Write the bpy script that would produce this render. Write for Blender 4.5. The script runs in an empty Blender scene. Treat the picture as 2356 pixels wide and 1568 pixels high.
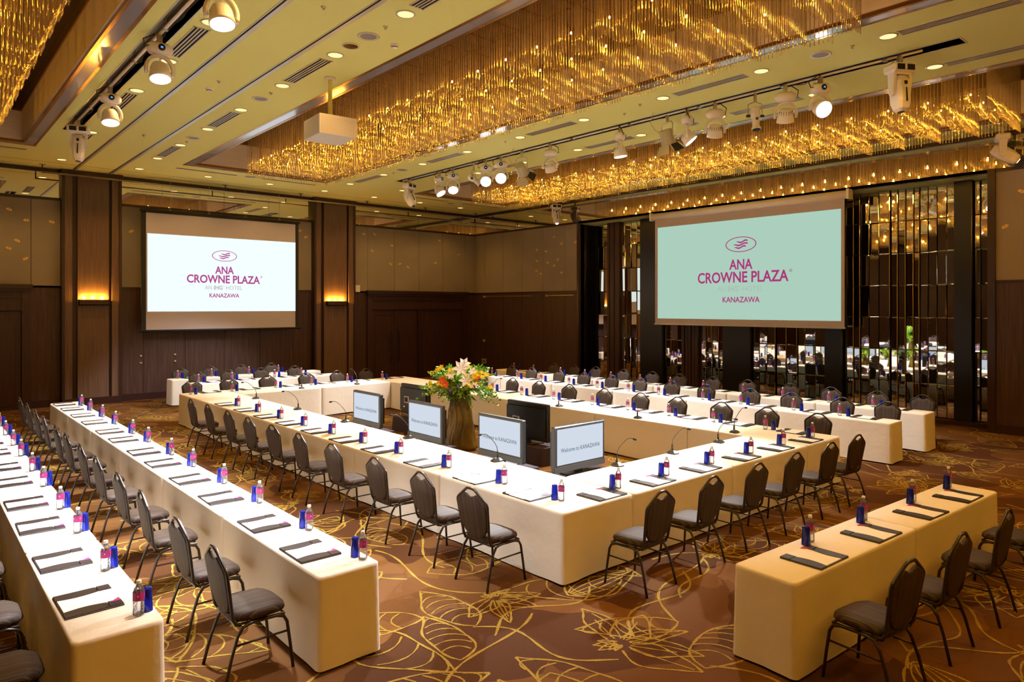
import bpy, math, random
from mathutils import Vector, Matrix
random.seed(7)
R = math.radians
PI = math.pi
sc = bpy.context.scene
COL = sc.collection

# ------------------------------------------------------------------ camera
CAMZ = 2.65
YAW = math.atan(1405/1600.0)
cam_d = bpy.data.cameras.new('camera'); cam = bpy.data.objects.new('camera', cam_d); COL.objects.link(cam)
cam.location = (0, 0, CAMZ); cam.rotation_euler = (R(90), 0, -YAW)
cam_d.sensor_width = 36.0; cam_d.lens = 1600.0/2356*36; cam_d.shift_y = -(784-706)/2356.0
cam_d.clip_start = 0.05; cam_d.clip_end = 100
sc.camera = cam

# ------------------------------------------------------------------ world, render, exposure
w = bpy.data.worlds.new('world'); sc.world = w; w.use_nodes = True
w.node_tree.nodes['Background'].inputs[0].default_value = (0.02, 0.014, 0.008, 1)
w.node_tree.nodes['Background'].inputs[1].default_value = 0.3
vs = sc.view_settings
vs.view_transform = 'Standard'; vs.look = 'None'; vs.gamma = 1.0; vs.use_curve_mapping = False
vs.exposure = 0.0
cy = sc.cycles
cy.use_denoising = True
cy.max_bounces = 6; cy.diffuse_bounces = 3; cy.glossy_bounces = 4; cy.transmission_bounces = 4
cy.transparent_max_bounces = 14
cy.caustics_reflective = False; cy.caustics_refractive = False
cy.blur_glossy = 0.2; cy.sample_clamp_indirect = 12.0; cy.sample_clamp_direct = 0
cy.use_adaptive_sampling = True; cy.adaptive_threshold = 0.15; cy.adaptive_min_samples = 16
cy.use_light_tree = True

CEIL = 6.32
WARM = (1.0, 0.55, 0.15)
COOL = (0.93, 0.96, 1.0)

def light(name, kind, loc, power, color, size=0.1, aim=None, spot=None, blend=0.3):
    d = bpy.data.lights.new(name, kind); o = bpy.data.objects.new(name, d); COL.objects.link(o)
    d.energy = power; d.color = color; o.location = loc
    if kind in ('POINT', 'SPOT'): d.shadow_soft_size = size
    if kind == 'AREA': d.shape = 'DISK'; d.size = size
    if spot: d.spot_size = R(spot); d.spot_blend = blend
    if aim is not None:
        o.rotation_euler = (Vector(aim)-Vector(loc)).to_track_quat('-Z', 'Y').to_euler()
    return o

DL_X = {3.0: [1.85, 3.72, 5.57, 7.43, 9.31, 11.18, 13.05, 14.92, 16.79, 20.4],
        4.75: [1.85, 3.72, 5.57, 7.43, 9.31, 11.18, 13.05, 14.92, 16.79, 18.67, 20.4],
        10.05: [1.85, 3.72, 5.57, 7.43, 9.31, 11.18, 13.05, 14.92, 16.83, 18.75, 20.42],
        11.86: [1.85, 3.72, 5.57, 7.43, 9.33, 11.18, 13.06, 14.92, 16.8, 18.73, 20.47],
        6.49: [20.35], 8.26: [20.36], 15.55: [20.6], 1.2: [20.4], 13.7: [20.5]}
DL_POWER = 88
for X, ys in DL_X.items():
    for Y in ys:
        light('downlight_beam', 'SPOT', (X, Y, CEIL-0.02), DL_POWER, WARM, 0.05, (X, Y, 0), 120, 0.6)
CH_POWER = 4.8
# added unseen lamps behind the camera that tint the front cloths amber
for lx in (0.3, 7.4, 14.4):
    for ly in (-3.2, -1.4, 0.4):
        light('added_rear_light', 'POINT', (lx, ly, 6.1), 88, (1.0, 0.45, 0.05), 0.35)

# wash lights hanging on the rails: (x, y, aim x, aim y, aim z, power, spot deg)
RAIL_R, RAIL_L = 10.97, 2.61
WASH = [  # x, y, target, power
    (RAIL_R, 5.14, (5.2, 6.2, 0.7), 1100, 44), (RAIL_R, 7.64, (7.6, 5.2, 0.7), 560, 39),
    (RAIL_R, 9.24, (10.4, 8.6, 0.7), 700, 60), (RAIL_R, 12.81, (5.2, 9.0, 0.7), 1250, 42),
    (RAIL_R, 13.48, (5.2, 12.6, 0.7), 1250, 42), (RAIL_R, 14.79, (7.4, 16.4, 0.7), 800, 42),
    (RAIL_R, 15.36, (12.6, 13.0, 0.7), 700, 50),
    (RAIL_L, 6.6, (1.0, 7.6, 0.7), 620, 50), (RAIL_L, 8.4, (2.5, 7.4, 0.7), 700, 52),
    (RAIL_L, 10.3, (1.9, 10.9, 0.7), 700, 54), (RAIL_L, 13.3, (2.3, 14.6, 0.7), 560, 50),
]
ADDED_SPOTS = [
    (RAIL_R, 4.2, (6.8, 2.5, 0.7), 42, 34),
    (RAIL_R, 10.9, (7.86, 10.42, 1.35), 240, 14), (RAIL_R, 6.0, (7.86, 10.42, 1.35), 240, 14),
    (RAIL_R, 10.4, (10.1, 13.0, 0.7), 260, 62), (RAIL_R, 4.5, (9.9, 5.9, 0.7), 90, 50),  # spots added along the rails without fixtures, to brighten tables and flowers
    (RAIL_L, 5.0, (2.0, 6.0, 0.7), 150, 44), (RAIL_L, 5.5, (4.7, 5.55, 0.4), 230, 26), (RAIL_R, 11.9, (12.9, 8.6, 0.7), 420, 50),
    (RAIL_R, 16.3, (7.6, 19.4, 0.7), 620, 44), (RAIL_L, 14.7, (5.6, 19.6, 0.7), 240, 40),
    (RAIL_R, 6.9, (12.9, 5.9, 0.7), 230, 50),
]
for x, y, t, p, a in WASH + ADDED_SPOTS:
    light('wash_and_added_spot', 'SPOT', (x, y, 5.64), p*4.0, COOL, 0.12, t, a, 0.55)  # beams of the rail fixtures plus the added spots

# ------------------------------------------------------------------ materials
def new_mat(name):
    m = bpy.data.materials.new(name); m.use_nodes = True
    nt = m.node_tree; b = nt.nodes['Principled BSDF']
    return m, nt, b
def mat(name, col, rough=0.6, metal=0.0, spec=0.5, emit=None, es=0.0, bump=None, var=None):
    """bump=(scale, strength); var=(scale, amount) slight tonal variation"""
    m, nt, b = new_mat(name)
    b.inputs['Base Color'].default_value = (*col, 1); b.inputs['Roughness'].default_value = rough
    b.inputs['Metallic'].default_value = metal; b.inputs['Specular IOR Level'].default_value = spec
    if emit:
        b.inputs['Emission Color'].default_value = (*emit, 1); b.inputs['Emission Strength'].default_value = es
    if bump or var:
        tc = nt.nodes.new('ShaderNodeTexCoord')
    if bump:
        n = nt.nodes.new('ShaderNodeTexNoise'); n.inputs['Scale'].default_value = bump[0]; n.inputs['Detail'].default_value = 3
        nt.links.new(tc.outputs['Object'], n.inputs['Vector'])
        bn = nt.nodes.new('ShaderNodeBump'); bn.inputs['Strength'].default_value = bump[1]; bn.inputs['Distance'].default_value = 0.02
        nt.links.new(n.outputs['Fac'], bn.inputs['Height']); nt.links.new(bn.outputs['Normal'], b.inputs['Normal'])
    if var:
        n = nt.nodes.new('ShaderNodeTexNoise'); n.inputs['Scale'].default_value = var[0]; n.inputs['Detail'].default_value = 4
        nt.links.new(tc.outputs['Object'], n.inputs['Vector'])
        r = nt.nodes.new('ShaderNodeValToRGB'); r.color_ramp.elements[0].position = 0.3; r.color_ramp.elements[1].position = 0.7
        r.color_ramp.elements[0].color = (*[c*(1-var[1]) for c in col], 1); r.color_ramp.elements[1].color = (*[min(1, c*(1+var[1])) for c in col], 1)
        nt.links.new(n.outputs['Fac'], r.inputs['Fac']); nt.links.new(r.outputs['Color'], b.inputs['Base Color'])
    return m
def streak_mat(name, c0, c1, scale, rough=0.5, bump=0.15, ramp=None, spec=0.4):
    """streaks running along one axis: scale = mapping scale vector, object coordinates"""
    m, nt, b = new_mat(name)
    tc = nt.nodes.new('ShaderNodeTexCoord'); mp = nt.nodes.new('ShaderNodeMapping'); mp.inputs['Scale'].default_value = scale
    n = nt.nodes.new('ShaderNodeTexNoise'); n.inputs['Scale'].default_value = 1.0; n.inputs['Detail'].default_value = 5; n.inputs['Roughness'].default_value = 0.65
    r = nt.nodes.new('ShaderNodeValToRGB')
    nt.links.new(tc.outputs['Object'], mp.inputs['Vector']); nt.links.new(mp.outputs['Vector'], n.inputs['Vector'])
    nt.links.new(n.outputs['Fac'], r.inputs['Fac'])
    if ramp:
        els = r.color_ramp.elements
        els[0].position, els[0].color = ramp[0][0], (*ramp[0][1], 1)
        els[1].position, els[1].color = ramp[-1][0], (*ramp[-1][1], 1)
        for p, c in ramp[1:-1]:
            e = els.new(p); e.color = (*c, 1)
    else:
        r.color_ramp.elements[0].position = 0.35; r.color_ramp.elements[1].position = 0.68
        r.color_ramp.elements[0].color = (*c0, 1); r.color_ramp.elements[1].color = (*c1, 1)
    nt.links.new(r.outputs['Color'], b.inputs['Base Color'])
    b.inputs['Roughness'].default_value = rough; b.inputs['Specular IOR Level'].default_value = spec
    if bump:
        bn = nt.nodes.new('ShaderNodeBump'); bn.inputs['Strength'].default_value = bump; bn.inputs['Distance'].default_value = 0.003
        nt.links.new(n.outputs['Fac'], bn.inputs['Height']); nt.links.new(bn.outputs['Normal'], b.inputs['Normal'])
    return m
def emit_mat(name, col, s):
    m = bpy.data.materials.new(name); m.use_nodes = True; nt = m.node_tree; nt.nodes.clear()
    o = nt.nodes.new('ShaderNodeOutputMaterial'); e = nt.nodes.new('ShaderNodeEmission')
    e.inputs[0].default_value = (*col, 1); e.inputs[1].default_value = s
    nt.links.new(e.outputs[0], o.inputs[0]); return m
def thin_glass(name, tint, ior=1.45, rough=0.03, body=0.0, bodycol=(1, 1, 1), bump=None):
    """thin-walled clear shell: tinted see-through plus fresnel gloss, plus an optional diffuse body"""
    m = bpy.data.materials.new(name); m.use_nodes = True; nt = m.node_tree; nt.nodes.clear()
    o = nt.nodes.new('ShaderNodeOutputMaterial'); t = nt.nodes.new('ShaderNodeBsdfTransparent'); g = nt.nodes.new('ShaderNodeBsdfGlossy')
    t.inputs[0].default_value = (*tint, 1); g.inputs['Roughness'].default_value = rough
    f = nt.nodes.new('ShaderNodeFresnel'); f.inputs[0].default_value = ior
    mx = nt.nodes.new('ShaderNodeMixShader'); nt.links.new(f.outputs[0], mx.inputs[0])
    src = t.outputs[0]
    if body > 0:
        d = nt.nodes.new('ShaderNodeBsdfDiffuse'); d.inputs[0].default_value = (*bodycol, 1)
        m2 = nt.nodes.new('ShaderNodeMixShader'); m2.inputs[0].default_value = body
        nt.links.new(t.outputs[0], m2.inputs[1]); nt.links.new(d.outputs[0], m2.inputs[2]); src = m2.outputs[0]
    if bump:
        tc = nt.nodes.new('ShaderNodeTexCoord'); n = nt.nodes.new('ShaderNodeTexVoronoi'); n.inputs['Scale'].default_value = bump[0]
        bn = nt.nodes.new('ShaderNodeBump'); bn.inputs['Strength'].default_value = bump[1]; bn.inputs['Distance'].default_value = 0.004
        nt.links.new(tc.outputs['Object'], n.inputs['Vector']); nt.links.new(n.outputs['Distance'], bn.inputs['Height'])
        nt.links.new(bn.outputs[0], g.inputs['Normal']); nt.links.new(bn.outputs[0], f.inputs['Normal'])
    nt.links.new(src, mx.inputs[1]); nt.links.new(g.outputs[0], mx.inputs[2]); nt.links.new(mx.outputs[0], o.inputs[0])
    return m

M = {}
M['ceiling'] = mat('ceiling_paint', (0.82, 0.79, 0.27), 0.85, bump=(60, 0.05))
M['wood'] = streak_mat('wall_wood', (0.040, 0.017, 0.013), (0.088, 0.043, 0.029), (46, 46, 1.2), 0.42, 0.2)
M['pillar'] = streak_mat('pillar_wood', (0.095, 0.050, 0.032), (0.19, 0.112, 0.072), (60, 60, 1.0), 0.4, 0.25)
M['darkwood'] = mat('dark_wood', (0.030, 0.010, 0.008), 0.35, bump=(30, 0.05))
M['door'] = streak_mat('door_wood', (0.034, 0.013, 0.010), (0.060, 0.024, 0.018), (30, 30, 1.0), 0.4, 0.1)
M['fabricwall'] = mat('wall_fabric', (0.30, 0.245, 0.175), 0.9, bump=(260, 0.15), var=(1.2, 0.06))
M['goldleaf'] = mat('gold_leaf', (0.75, 0.50, 0.12), 0.4, metal=0.35)
M['mirror'] = mat('mirror', (0.80, 0.78, 0.72), 0.02, metal=1.0)
M['greymirror'] = mat('grey_mirror', (0.62, 0.60, 0.68), 0.10, metal=0.55)
M['bronze'] = mat('bronze_trim', (0.50, 0.27, 0.10), 0.22, metal=0.9)
M['beigecoffer'] = streak_mat('coffer_panel', (0.70, 0.58, 0.44), (0.80, 0.68, 0.54), (3, 3, 60), 0.6, 0.05)
M['browncoffer'] = mat('coffer_brown', (0.12, 0.062, 0.03), 0.35, metal=0.3, var=(2, 0.2))
M['black'] = mat('black_gloss', (0.006, 0.005, 0.005), 0.3)
M['blackmatte'] = mat('black_matte', (0.012, 0.011, 0.011), 0.7)
M['cloth'] = mat('table_cloth', (0.80, 0.745, 0.655), 0.85, spec=0.2, bump=(9, 0.22))
M['purplecloth'] = mat('purple_cloth', (0.030, 0.014, 0.028), 0.8, bump=(9, 0.3))
M['frame'] = mat('chair_frame', (0.020, 0.012, 0.010), 0.28, spec=0.6)
FAB = [(0.0, (0.016, 0.010, 0.008)), (0.40, (0.024, 0.015, 0.011)), (0.445, (0.105, 0.078, 0.048)), (0.475, (0.022, 0.014, 0.011)),
       (0.51, (0.065, 0.036, 0.044)), (0.535, (0.022, 0.015, 0.011)), (0.575, (0.125, 0.100, 0.045)), (0.605, (0.022, 0.015, 0.011)), (0.65, (0.08, 0.058, 0.042)), (1.0, (0.022, 0.015, 0.012))]
M['chairfabric'] = streak_mat('chair_stripes', None, None, (38, 0.1, 0.1), 0.6, 0.08, FAB, 0.22)
M['metalwhite'] = mat('fixture_white', (0.86, 0.82, 0.80), 0.35)
M['steel'] = mat('steel', (0.55, 0.50, 0.45), 0.3, metal=0.8)
M['silver'] = mat('silver_trim', (0.62, 0.60, 0.52), 0.35, metal=0.6)
M['grille'] = mat('grille_metal', (0.66, 0.60, 0.48), 0.4, metal=0.3)
M['darkvoid'] = mat('void', (0.008, 0.008, 0.008), 0.9)
M['lens'] = emit_mat('lens_light', (0.93, 0.97, 1.0), 9.0)
M['bulb'] = emit_mat('lamp_bulb', (1.0, 0.58, 0.13), 40.0)
M['dlglow'] = emit_mat('downlight_glow', (1.0, 0.62, 0.22), 2.2)
M['display'] = emit_mat('display_blue', (0.10, 0.35, 0.9), 1.2)
M['leather'] = mat('black_leather', (0.022, 0.016, 0.016), 0.38, bump=(300, 0.1))
M['paper'] = mat('paper', (0.84, 0.82, 0.82), 0.7)
M['magenta'] = mat('magenta_label', (0.42, 0.03, 0.22), 0.4)
M['crest'] = mat('crest_white', (0.8, 0.6, 0.7), 0.5)
M['cap'] = mat('white_cap', (0.85, 0.83, 0.82), 0.35)
M['bottle'] = thin_glass('bottle_clear', (0.90, 0.91, 0.95), 1.45, 0.04, 0.10, (0.8, 0.8, 0.9), (90, 0.5))
M['blueglass'] = thin_glass('blue_glass', (0.05, 0.09, 0.62), 1.5, 0.02, 0.30, (0.03, 0.06, 0.75))
M['mic'] = mat('mic_grey', (0.035, 0.038, 0.042), 0.35)
M['tvbezel'] = mat('tv_bezel', (0.055, 0.062, 0.072), 0.25)
M['tvscreen'] = emit_mat('tv_screen', (0.68, 0.75, 0.86), 0.95)
M['tvtext'] = emit_mat('tv_text', (0.13, 0.17, 0.24), 0.8)
M['screenwhite'] = mat('screen_fabric', (0.50, 0.44, 0.46), 0.8)
M['proj1'] = emit_mat('projected_white', (0.86, 0.95, 0.95), 1.05)
M['proj2'] = emit_mat('projected_mint', (0.41, 0.62, 0.51), 1.0)
M['logo1'] = emit_mat('logo_magenta', (0.46, 0.07, 0.28), 1.0)
M['logo2'] = emit_mat('logo_magenta_mint', (0.43, 0.04, 0.20), 0.95)
M['logogrey1'] = emit_mat('logo_grey', (0.55, 0.53, 0.52), 1.0)
M['logogrey2'] = emit_mat('logo_grey_mint', (0.40, 0.52, 0.46), 1.0)
M['organza'] = mat('gold_organza', (0.17, 0.11, 0.015), 0.35, metal=0.25, bump=(5, 0.8), var=(3, 0.55))
M['leaf'] = mat('leaf_green', (0.17, 0.38, 0.04), 0.5, var=(8, 0.5))
M['leaf2'] = mat('leaf_lime', (0.38, 0.50, 0.04), 0.5)
M['white'] = mat('petal_white', (0.90, 0.86, 0.85), 0.5)
M['yellow'] = mat('petal_yellow', (0.88, 0.66, 0.02), 0.5)
M['orange'] = mat('petal_orange', (0.85, 0.14, 0.015), 0.5)
M['purple'] = mat('petal_purple', (0.22, 0.14, 0.50), 0.5)
M['plate'] = mat('plate_beige', (0.42, 0.34, 0.24), 0.5)
M['brass'] = mat('brass_small', (0.60, 0.46, 0.25), 0.3, metal=0.8)
M['tan'] = mat('amber_glow_panel', (0.5, 0.3, 0.1), 0.5)
# rods of the chandeliers
def rod_mat():
    m = bpy.data.materials.new('acrylic_rod'); m.use_nodes = True; nt = m.node_tree; nt.nodes.clear()
    o = nt.nodes.new('ShaderNodeOutputMaterial')
    g = nt.nodes.new('ShaderNodeBsdfGlossy'); g.inputs['Roughness'].default_value = 0.10; g.inputs['Color'].default_value = (0.98, 0.88, 0.7, 1)
    tl = nt.nodes.new('ShaderNodeBsdfTranslucent'); tl.inputs[0].default_value = (0.52, 0.42, 0.28, 1)
    df = nt.nodes.new('ShaderNodeBsdfDiffuse'); df.inputs[0].default_value = (0.50, 0.42, 0.32, 1)
    tr = nt.nodes.new('ShaderNodeBsdfTransparent'); tr.inputs[0].default_value = (0.96, 0.92, 0.84, 1)
    a = nt.nodes.new('ShaderNodeMixShader'); a.inputs[0].default_value = 0.5
    nt.links.new(tl.outputs[0], a.inputs[1]); nt.links.new(df.outputs[0], a.inputs[2])
    b = nt.nodes.new('ShaderNodeMixShader'); b.inputs[0].default_value = 0.60
    nt.links.new(a.outputs[0], b.inputs[1]); nt.links.new(g.outputs[0], b.inputs[2])
    c = nt.nodes.new('ShaderNodeMixShader'); c.inputs[0].default_value = 0.6
    nt.links.new(tr.outputs[0], c.inputs[1]); nt.links.new(b.outputs[0], c.inputs[2])
    nt.links.new(c.outputs[0], o.inputs[0]); return m
M['rod'] = rod_mat()
# carpet: warm brown pile with darker leaf-shaped fields
def carpet_mat():
    m, nt, b = new_mat('carpet_pile')
    tc = nt.nodes.new('ShaderNodeTexCoord')
    n1 = nt.nodes.new('ShaderNodeTexNoise'); n1.inputs['Scale'].default_value = 0.9; n1.inputs['Detail'].default_value = 2
    mixv = nt.nodes.new('ShaderNodeMixRGB'); mixv.blend_type = 'ADD'; mixv.inputs[0].default_value = 0.9
    nt.links.new(tc.outputs['Object'], n1.inputs['Vector']); nt.links.new(tc.outputs['Object'], mixv.inputs[1]); nt.links.new(n1.outputs['Color'], mixv.inputs[2])
    v = nt.nodes.new('ShaderNodeTexVoronoi'); v.inputs['Scale'].default_value = 1.15
    nt.links.new(mixv.outputs[0], v.inputs['Vector'])
    sep = nt.nodes.new('ShaderNodeSeparateColor'); nt.links.new(v.outputs['Color'], sep.inputs[0])
    r = nt.nodes.new('ShaderNodeValToRGB'); r.color_ramp.interpolation = 'CONSTANT'
    r.color_ramp.elements[0].position = 0; r.color_ramp.elements[0].color = (0.080, 0.031, 0.011, 1)
    r.color_ramp.elements[1].position = 0.42; r.color_ramp.elements[1].color = (0.130, 0.056, 0.018, 1)
    e = r.color_ramp.elements.new(0.75); e.color = (0.165, 0.074, 0.022, 1)
    nt.links.new(sep.outputs[0], r.inputs['Fac'])
    n2 = nt.nodes.new('ShaderNodeTexNoise'); n2.inputs['Scale'].default_value = 140; n2.inputs['Detail'].default_value = 3
    nt.links.new(tc.outputs['Object'], n2.inputs['Vector'])
    mul = nt.nodes.new('ShaderNodeMixRGB'); mul.blend_type = 'OVERLAY'; mul.inputs[0].default_value = 0.45
    nt.links.new(r.outputs[0], mul.inputs[1]); nt.links.new(n2.outputs['Fac'], mul.inputs[2])
    nt.links.new(mul.outputs[0], b.inputs['Base Color'])
    b.inputs['Roughness'].default_value = 0.95; b.inputs['Specular IOR Level'].default_value = 0.1
    bn = nt.nodes.new('ShaderNodeBump'); bn.inputs['Strength'].default_value = 0.4; bn.inputs['Distance'].default_value = 0.01
    nt.links.new(n2.outputs['Fac'], bn.inputs['Height']); nt.links.new(bn.outputs[0], b.inputs['Normal'])
    return m
M['carpet'] = carpet_mat()
M['carpetgold'] = mat('carpet_gold_line', (0.34, 0.225, 0.040), 0.95, spec=0.1, bump=(140, 0.4), var=(90, 0.35))

# ------------------------------------------------------------------ mesh helpers
class MB:
    def __init__(s): s.v = []; s.f = []
    def add(s, v, f):
        n = len(s.v); s.v += [tuple(p) for p in v]; s.f += [tuple(i+n for i in q) for q in f]; return s
    def box(s, x0, x1, y0, y1, z0, z1, mt=None):
        v = [(x0, y0, z0), (x1, y0, z0), (x1, y1, z0), (x0, y1, z0), (x0, y0, z1), (x1, y0, z1), (x1, y1, z1), (x0, y1, z1)]
        if mt is not None: v = [mt @ Vector(p) for p in v]
        return s.add(v, [(0, 3, 2, 1), (4, 5, 6, 7), (0, 1, 5, 4), (1, 2, 6, 5), (2, 3, 7, 6), (3, 0, 4, 7)])
    def bevbox(s, x0, x1, y0, y1, z0, z1, b=0.01, mt=None):
        pts = []
        for z, i in ((z0, b), (z0+b, 0), (z1-b, 0), (z1, b)):
            pts.append([(x0+b+i*0, y0+i, z), (x1-b, y0+i, z), (x1-i, y0+b, z), (x1-i, y1-b, z), (x1-b, y1-i, z), (x0+b, y1-i, z), (x0+i, y1-b, z), (x0+i, y0+b, z)])
        return s.rings(pts, True, True, mt)
    def rings(s, rs, cap0=True, cap1=True, mt=None):
        n = len(rs[0]); v = [p for r in rs for p in r]
        if mt is not None: v = [mt @ Vector(p) for p in v]
        f = []
        for k in range(len(rs)-1):
            for i in range(n):
                j = (i+1) % n; f.append((k*n+i, k*n+j, (k+1)*n+j, (k+1)*n+i))
        if cap0: f.append(tuple(reversed(range(n))))
        if cap1: f.append(tuple(range((len(rs)-1)*n, len(rs)*n)))
        return s.add(v, f)
    def lathe(s, prof, n=16, mt=None, cap0=True, cap1=True):
        return s.rings([[(r*math.cos(2*PI*i/n), r*math.sin(2*PI*i/n), z) for i in range(n)] for r, z in prof], cap0, cap1, mt)
    def cyl(s, c, r, h, n=16):
        return s.lathe([(r, 0), (r, h)], n, Matrix.Translation(c))
    def tube(s, path, r, n=6, closed=False, radii=None):
        P = [Vector(p) for p in path]; m = len(P); rs = []
        T = []
        for i in range(m):
            if closed: t = (P[(i+1) % m]-P[i-1])
            else: t = P[min(i+1, m-1)]-P[max(i-1, 0)]
            T.append(t.normalized())
        up = Vector((0, 0, 1)) if abs(T[0].z) < 0.9 else Vector((1, 0, 0))
        a = T[0].cross(up).normalized()
        for i in range(m):
            a = (a - T[i]*a.dot(T[i])).normalized(); b = T[i].cross(a)
            rr = radii[i] if radii else r
            rs.append([P[i]+a*(rr*math.cos(2*PI*k/n))+b*(rr*math.sin(2*PI*k/n)) for k in range(n)])
        if closed: rs.append(rs[0]); return s.rings(rs, False, False)
        return s.rings(rs)
    def prism(s, outline, y0, y1):   # outline in xz, extruded along y
        n = len(outline)
        v = [(x, y0, z) for x, z in outline]+[(x, y1, z) for x, z in outline]
        f = [tuple(range(n)), tuple(reversed(range(n, 2*n)))]+[(i, i+n, (i+1) % n+n, (i+1) % n) for i in range(n)]
        return s.add(v, f)
    def mesh(s, name, m, smooth=False):
        me = bpy.data.meshes.new(name); me.from_pydata(s.v, [], s.f); me.materials.append(m)
        if smooth: me.polygons.foreach_set('use_smooth', [True]*len(me.polygons))
        me.update(); return me
    def build(s, name, m, parent=None, smooth=False, loc=None, fixn=False):
        me = s.mesh(name, m, smooth)
        if fixn:
            import bmesh
            bm = bmesh.new(); bm.from_mesh(me); bmesh.ops.recalc_face_normals(bm, faces=bm.faces); bm.to_mesh(me); bm.free()
        o = bpy.data.objects.new(name, me); COL.objects.link(o)
        if parent is not None: o.parent = parent
        if loc is not None: o.location = loc
        return o
def inst(name, me, parent=None, loc=(0, 0, 0), rot=(0, 0, 0), scale=None):
    o = bpy.data.objects.new(name, me); COL.objects.link(o); o.location = loc; o.rotation_euler = rot
    if scale: o.scale = scale
    if parent is not None: o.parent = parent
    return o
def tag(o, label=None, cat=None, group=None, kind=None):
    if label: o['label'] = label
    if cat: o['category'] = cat
    if group: o['group'] = group
    if kind: o['kind'] = kind
    return o
def thing(name, loc=(0, 0, 0), rz=0, label=None, cat=None, group=None, kind=None):
    o = bpy.data.objects.new(name, None); COL.objects.link(o); o.location = loc; o.rotation_euler = (0, 0, rz)
    o.empty_display_size = 0.1
    return tag(o, label, cat, group, kind)
def copy_tree(o, parent=None):
    c = o.copy(); COL.objects.link(c)
    if parent is not None: c.parent = parent
    for ch in list(CH.get(o.name, [])) if False else [x for x in o.children]: copy_tree(ch, c)
    return c
ORD = ['first', 'second', 'third', 'fourth', 'fifth', 'sixth', 'seventh', 'eighth', 'ninth', 'tenth', 'eleventh', 'twelfth', 'thirteenth', 'fourteenth', 'fifteenth', 'sixteenth', 'seventeenth', 'eighteenth', 'nineteenth', 'twentieth', 'twenty-first', 'twenty-second']

# ================================================================== STRUCTURE
# floor
fl = MB().box(-6, 18.2, -5, 22.2, -0.1, 0).build('floor', M['carpet']); tag(fl, kind='structure')
# carpet line pattern: lilies, buds and leaves drawn in gold yarn
def pattern():
    rnd = random.Random(11); mb = MB()
    cnt = [0]
    def ribbon(pts, w0):
        n = len(pts); L = []; Rr = []; cnt[0] += 1; z = 0.001+0.000013*(cnt[0] % 150)
        for i in range(n):
            a = pts[max(i-1, 0)]; b = pts[min(i+1, n-1)]
            dx, dy = b[0]-a[0], b[1]-a[1]; l = math.hypot(dx, dy) or 1
            w_ = w0*(0.55+0.9*abs(math.sin(i*0.9+pts[0][0]*7)))*0.5
            L.append((pts[i][0]-dy/l*w_, pts[i][1]+dx/l*w_, z)); Rr.append((pts[i][0]+dy/l*w_, pts[i][1]-dx/l*w_, z))
        mb.add(L+Rr, [(i, i+n, i+n+1, i+1) for i in range(n-1)])
    def xf(p, c, a, s):
        return (c[0]+s*(p[0]*math.cos(a)-p[1]*math.sin(a)), c[1]+s*(p[0]*math.sin(a)+p[1]*math.cos(a)))
    def petal(c, a, L, W, veins, w0, curl=0.0, cross=False, t0=0.0):
        N = 14
        for sgn in (1, -1):
            pts = []
            for i in range(N+1):
                t = t0+(1-t0)*i/N; y = W*math.sin(PI*t**0.8)*(1+0.12*math.sin(9*t+a+sgn)); pts.append((L*t, sgn*y+curl*L*t*t))
            ribbon([xf(p, c, a, 1) for p in pts], w0)
        if cross:
            for k in range(veins):
                t = 0.18+0.66*k/max(1, veins-1); h = W*math.sin(PI*t**0.8); pts = []
                for i in range(7):
                    v = -0.9+1.8*i/6; pts.append((L*(t+0.10*(1-v*v)), v*h+curl*L*t*t))
                ribbon([xf(p, c, a, 1) for p in pts], w0*0.8)
        else:
            for k in range(veins):
                u = (k+1)/(veins+1)*2-1; pts = []; t1 = 0.6+0.36*rnd.random()
                for i in range(9):
                    t = max(t0, 0.05)+i/8*(t1-max(t0, .05)); y = u*0.88*W*math.sin(PI*t**0.8); pts.append((L*t, y+curl*L*t*t))
                ribbon([xf(p, c, a, 1) for p in pts], w0*0.75)
    def lily(c, a, s):
        n_ = rnd.choice((3, 4, 5))
        for k in range(n_):
            petal(c, a+(k-(n_-1)/2)*0.60+rnd.uniform(-.12, .12), s*rnd.uniform(.85, 1.25), s*rnd.uniform(.17, .30), rnd.choice((1, 1, 2, 3)), 0.016, rnd.uniform(-.3, .3), t0=0.12)
        for k in range(5):
            aa = a+PI+(k-2)*0.36; l = s*rnd.uniform(.22, .40)
            petal(c, aa, l, l*0.16, 0, 0.014, rnd.uniform(-.2, .2), t0=0.15)
    def bigleaf(c, a, s): petal(c, a, s*1.7, s*0.45, rnd.choice((0, 3, 5)), 0.017, rnd.uniform(-.35, .35))
    def barred(c, a, s): petal(c, a, s*1.9, s*0.42, rnd.choice((5, 6, 7)), 0.017, rnd.uniform(-.35, .35), True)
    def stem(c, a, s):
        q = rnd.uniform(1.5, 2.3); am = rnd.uniform(.2, .4)
        pts = [(s*2.6*i/18, am*s*math.sin(i/18*q*PI)) for i in range(19)]
        ribbon([xf(p, c, a, 1) for p in pts], 0.020)
    y = -1.0; row = 0
    while y < 21.6:
        x = -0.8+(row % 2)*0.42
        while x < 17.3:
            c = (x+rnd.uniform(-.25, .25), y+rnd.uniform(-.25, .25)); a = rnd.uniform(0, 2*PI); k = rnd.random(); s = rnd.uniform(.42, .66)
            if k < 0.36: lily(c, a, s)
            elif k < 0.62: bigleaf(c, a, s)
            else: barred(c, a, s)
            if rnd.random() < 0.6: stem((c[0]+rnd.uniform(-.3, .3), c[1]), rnd.uniform(0, 2*PI), rnd.uniform(.4, .7))
            x += 0.84
        y += 0.76; row += 1
    o = mb.build('floral_line_pattern', M['carpetgold'], fl); o['kind'] = 'stuff'
pattern()

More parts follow.
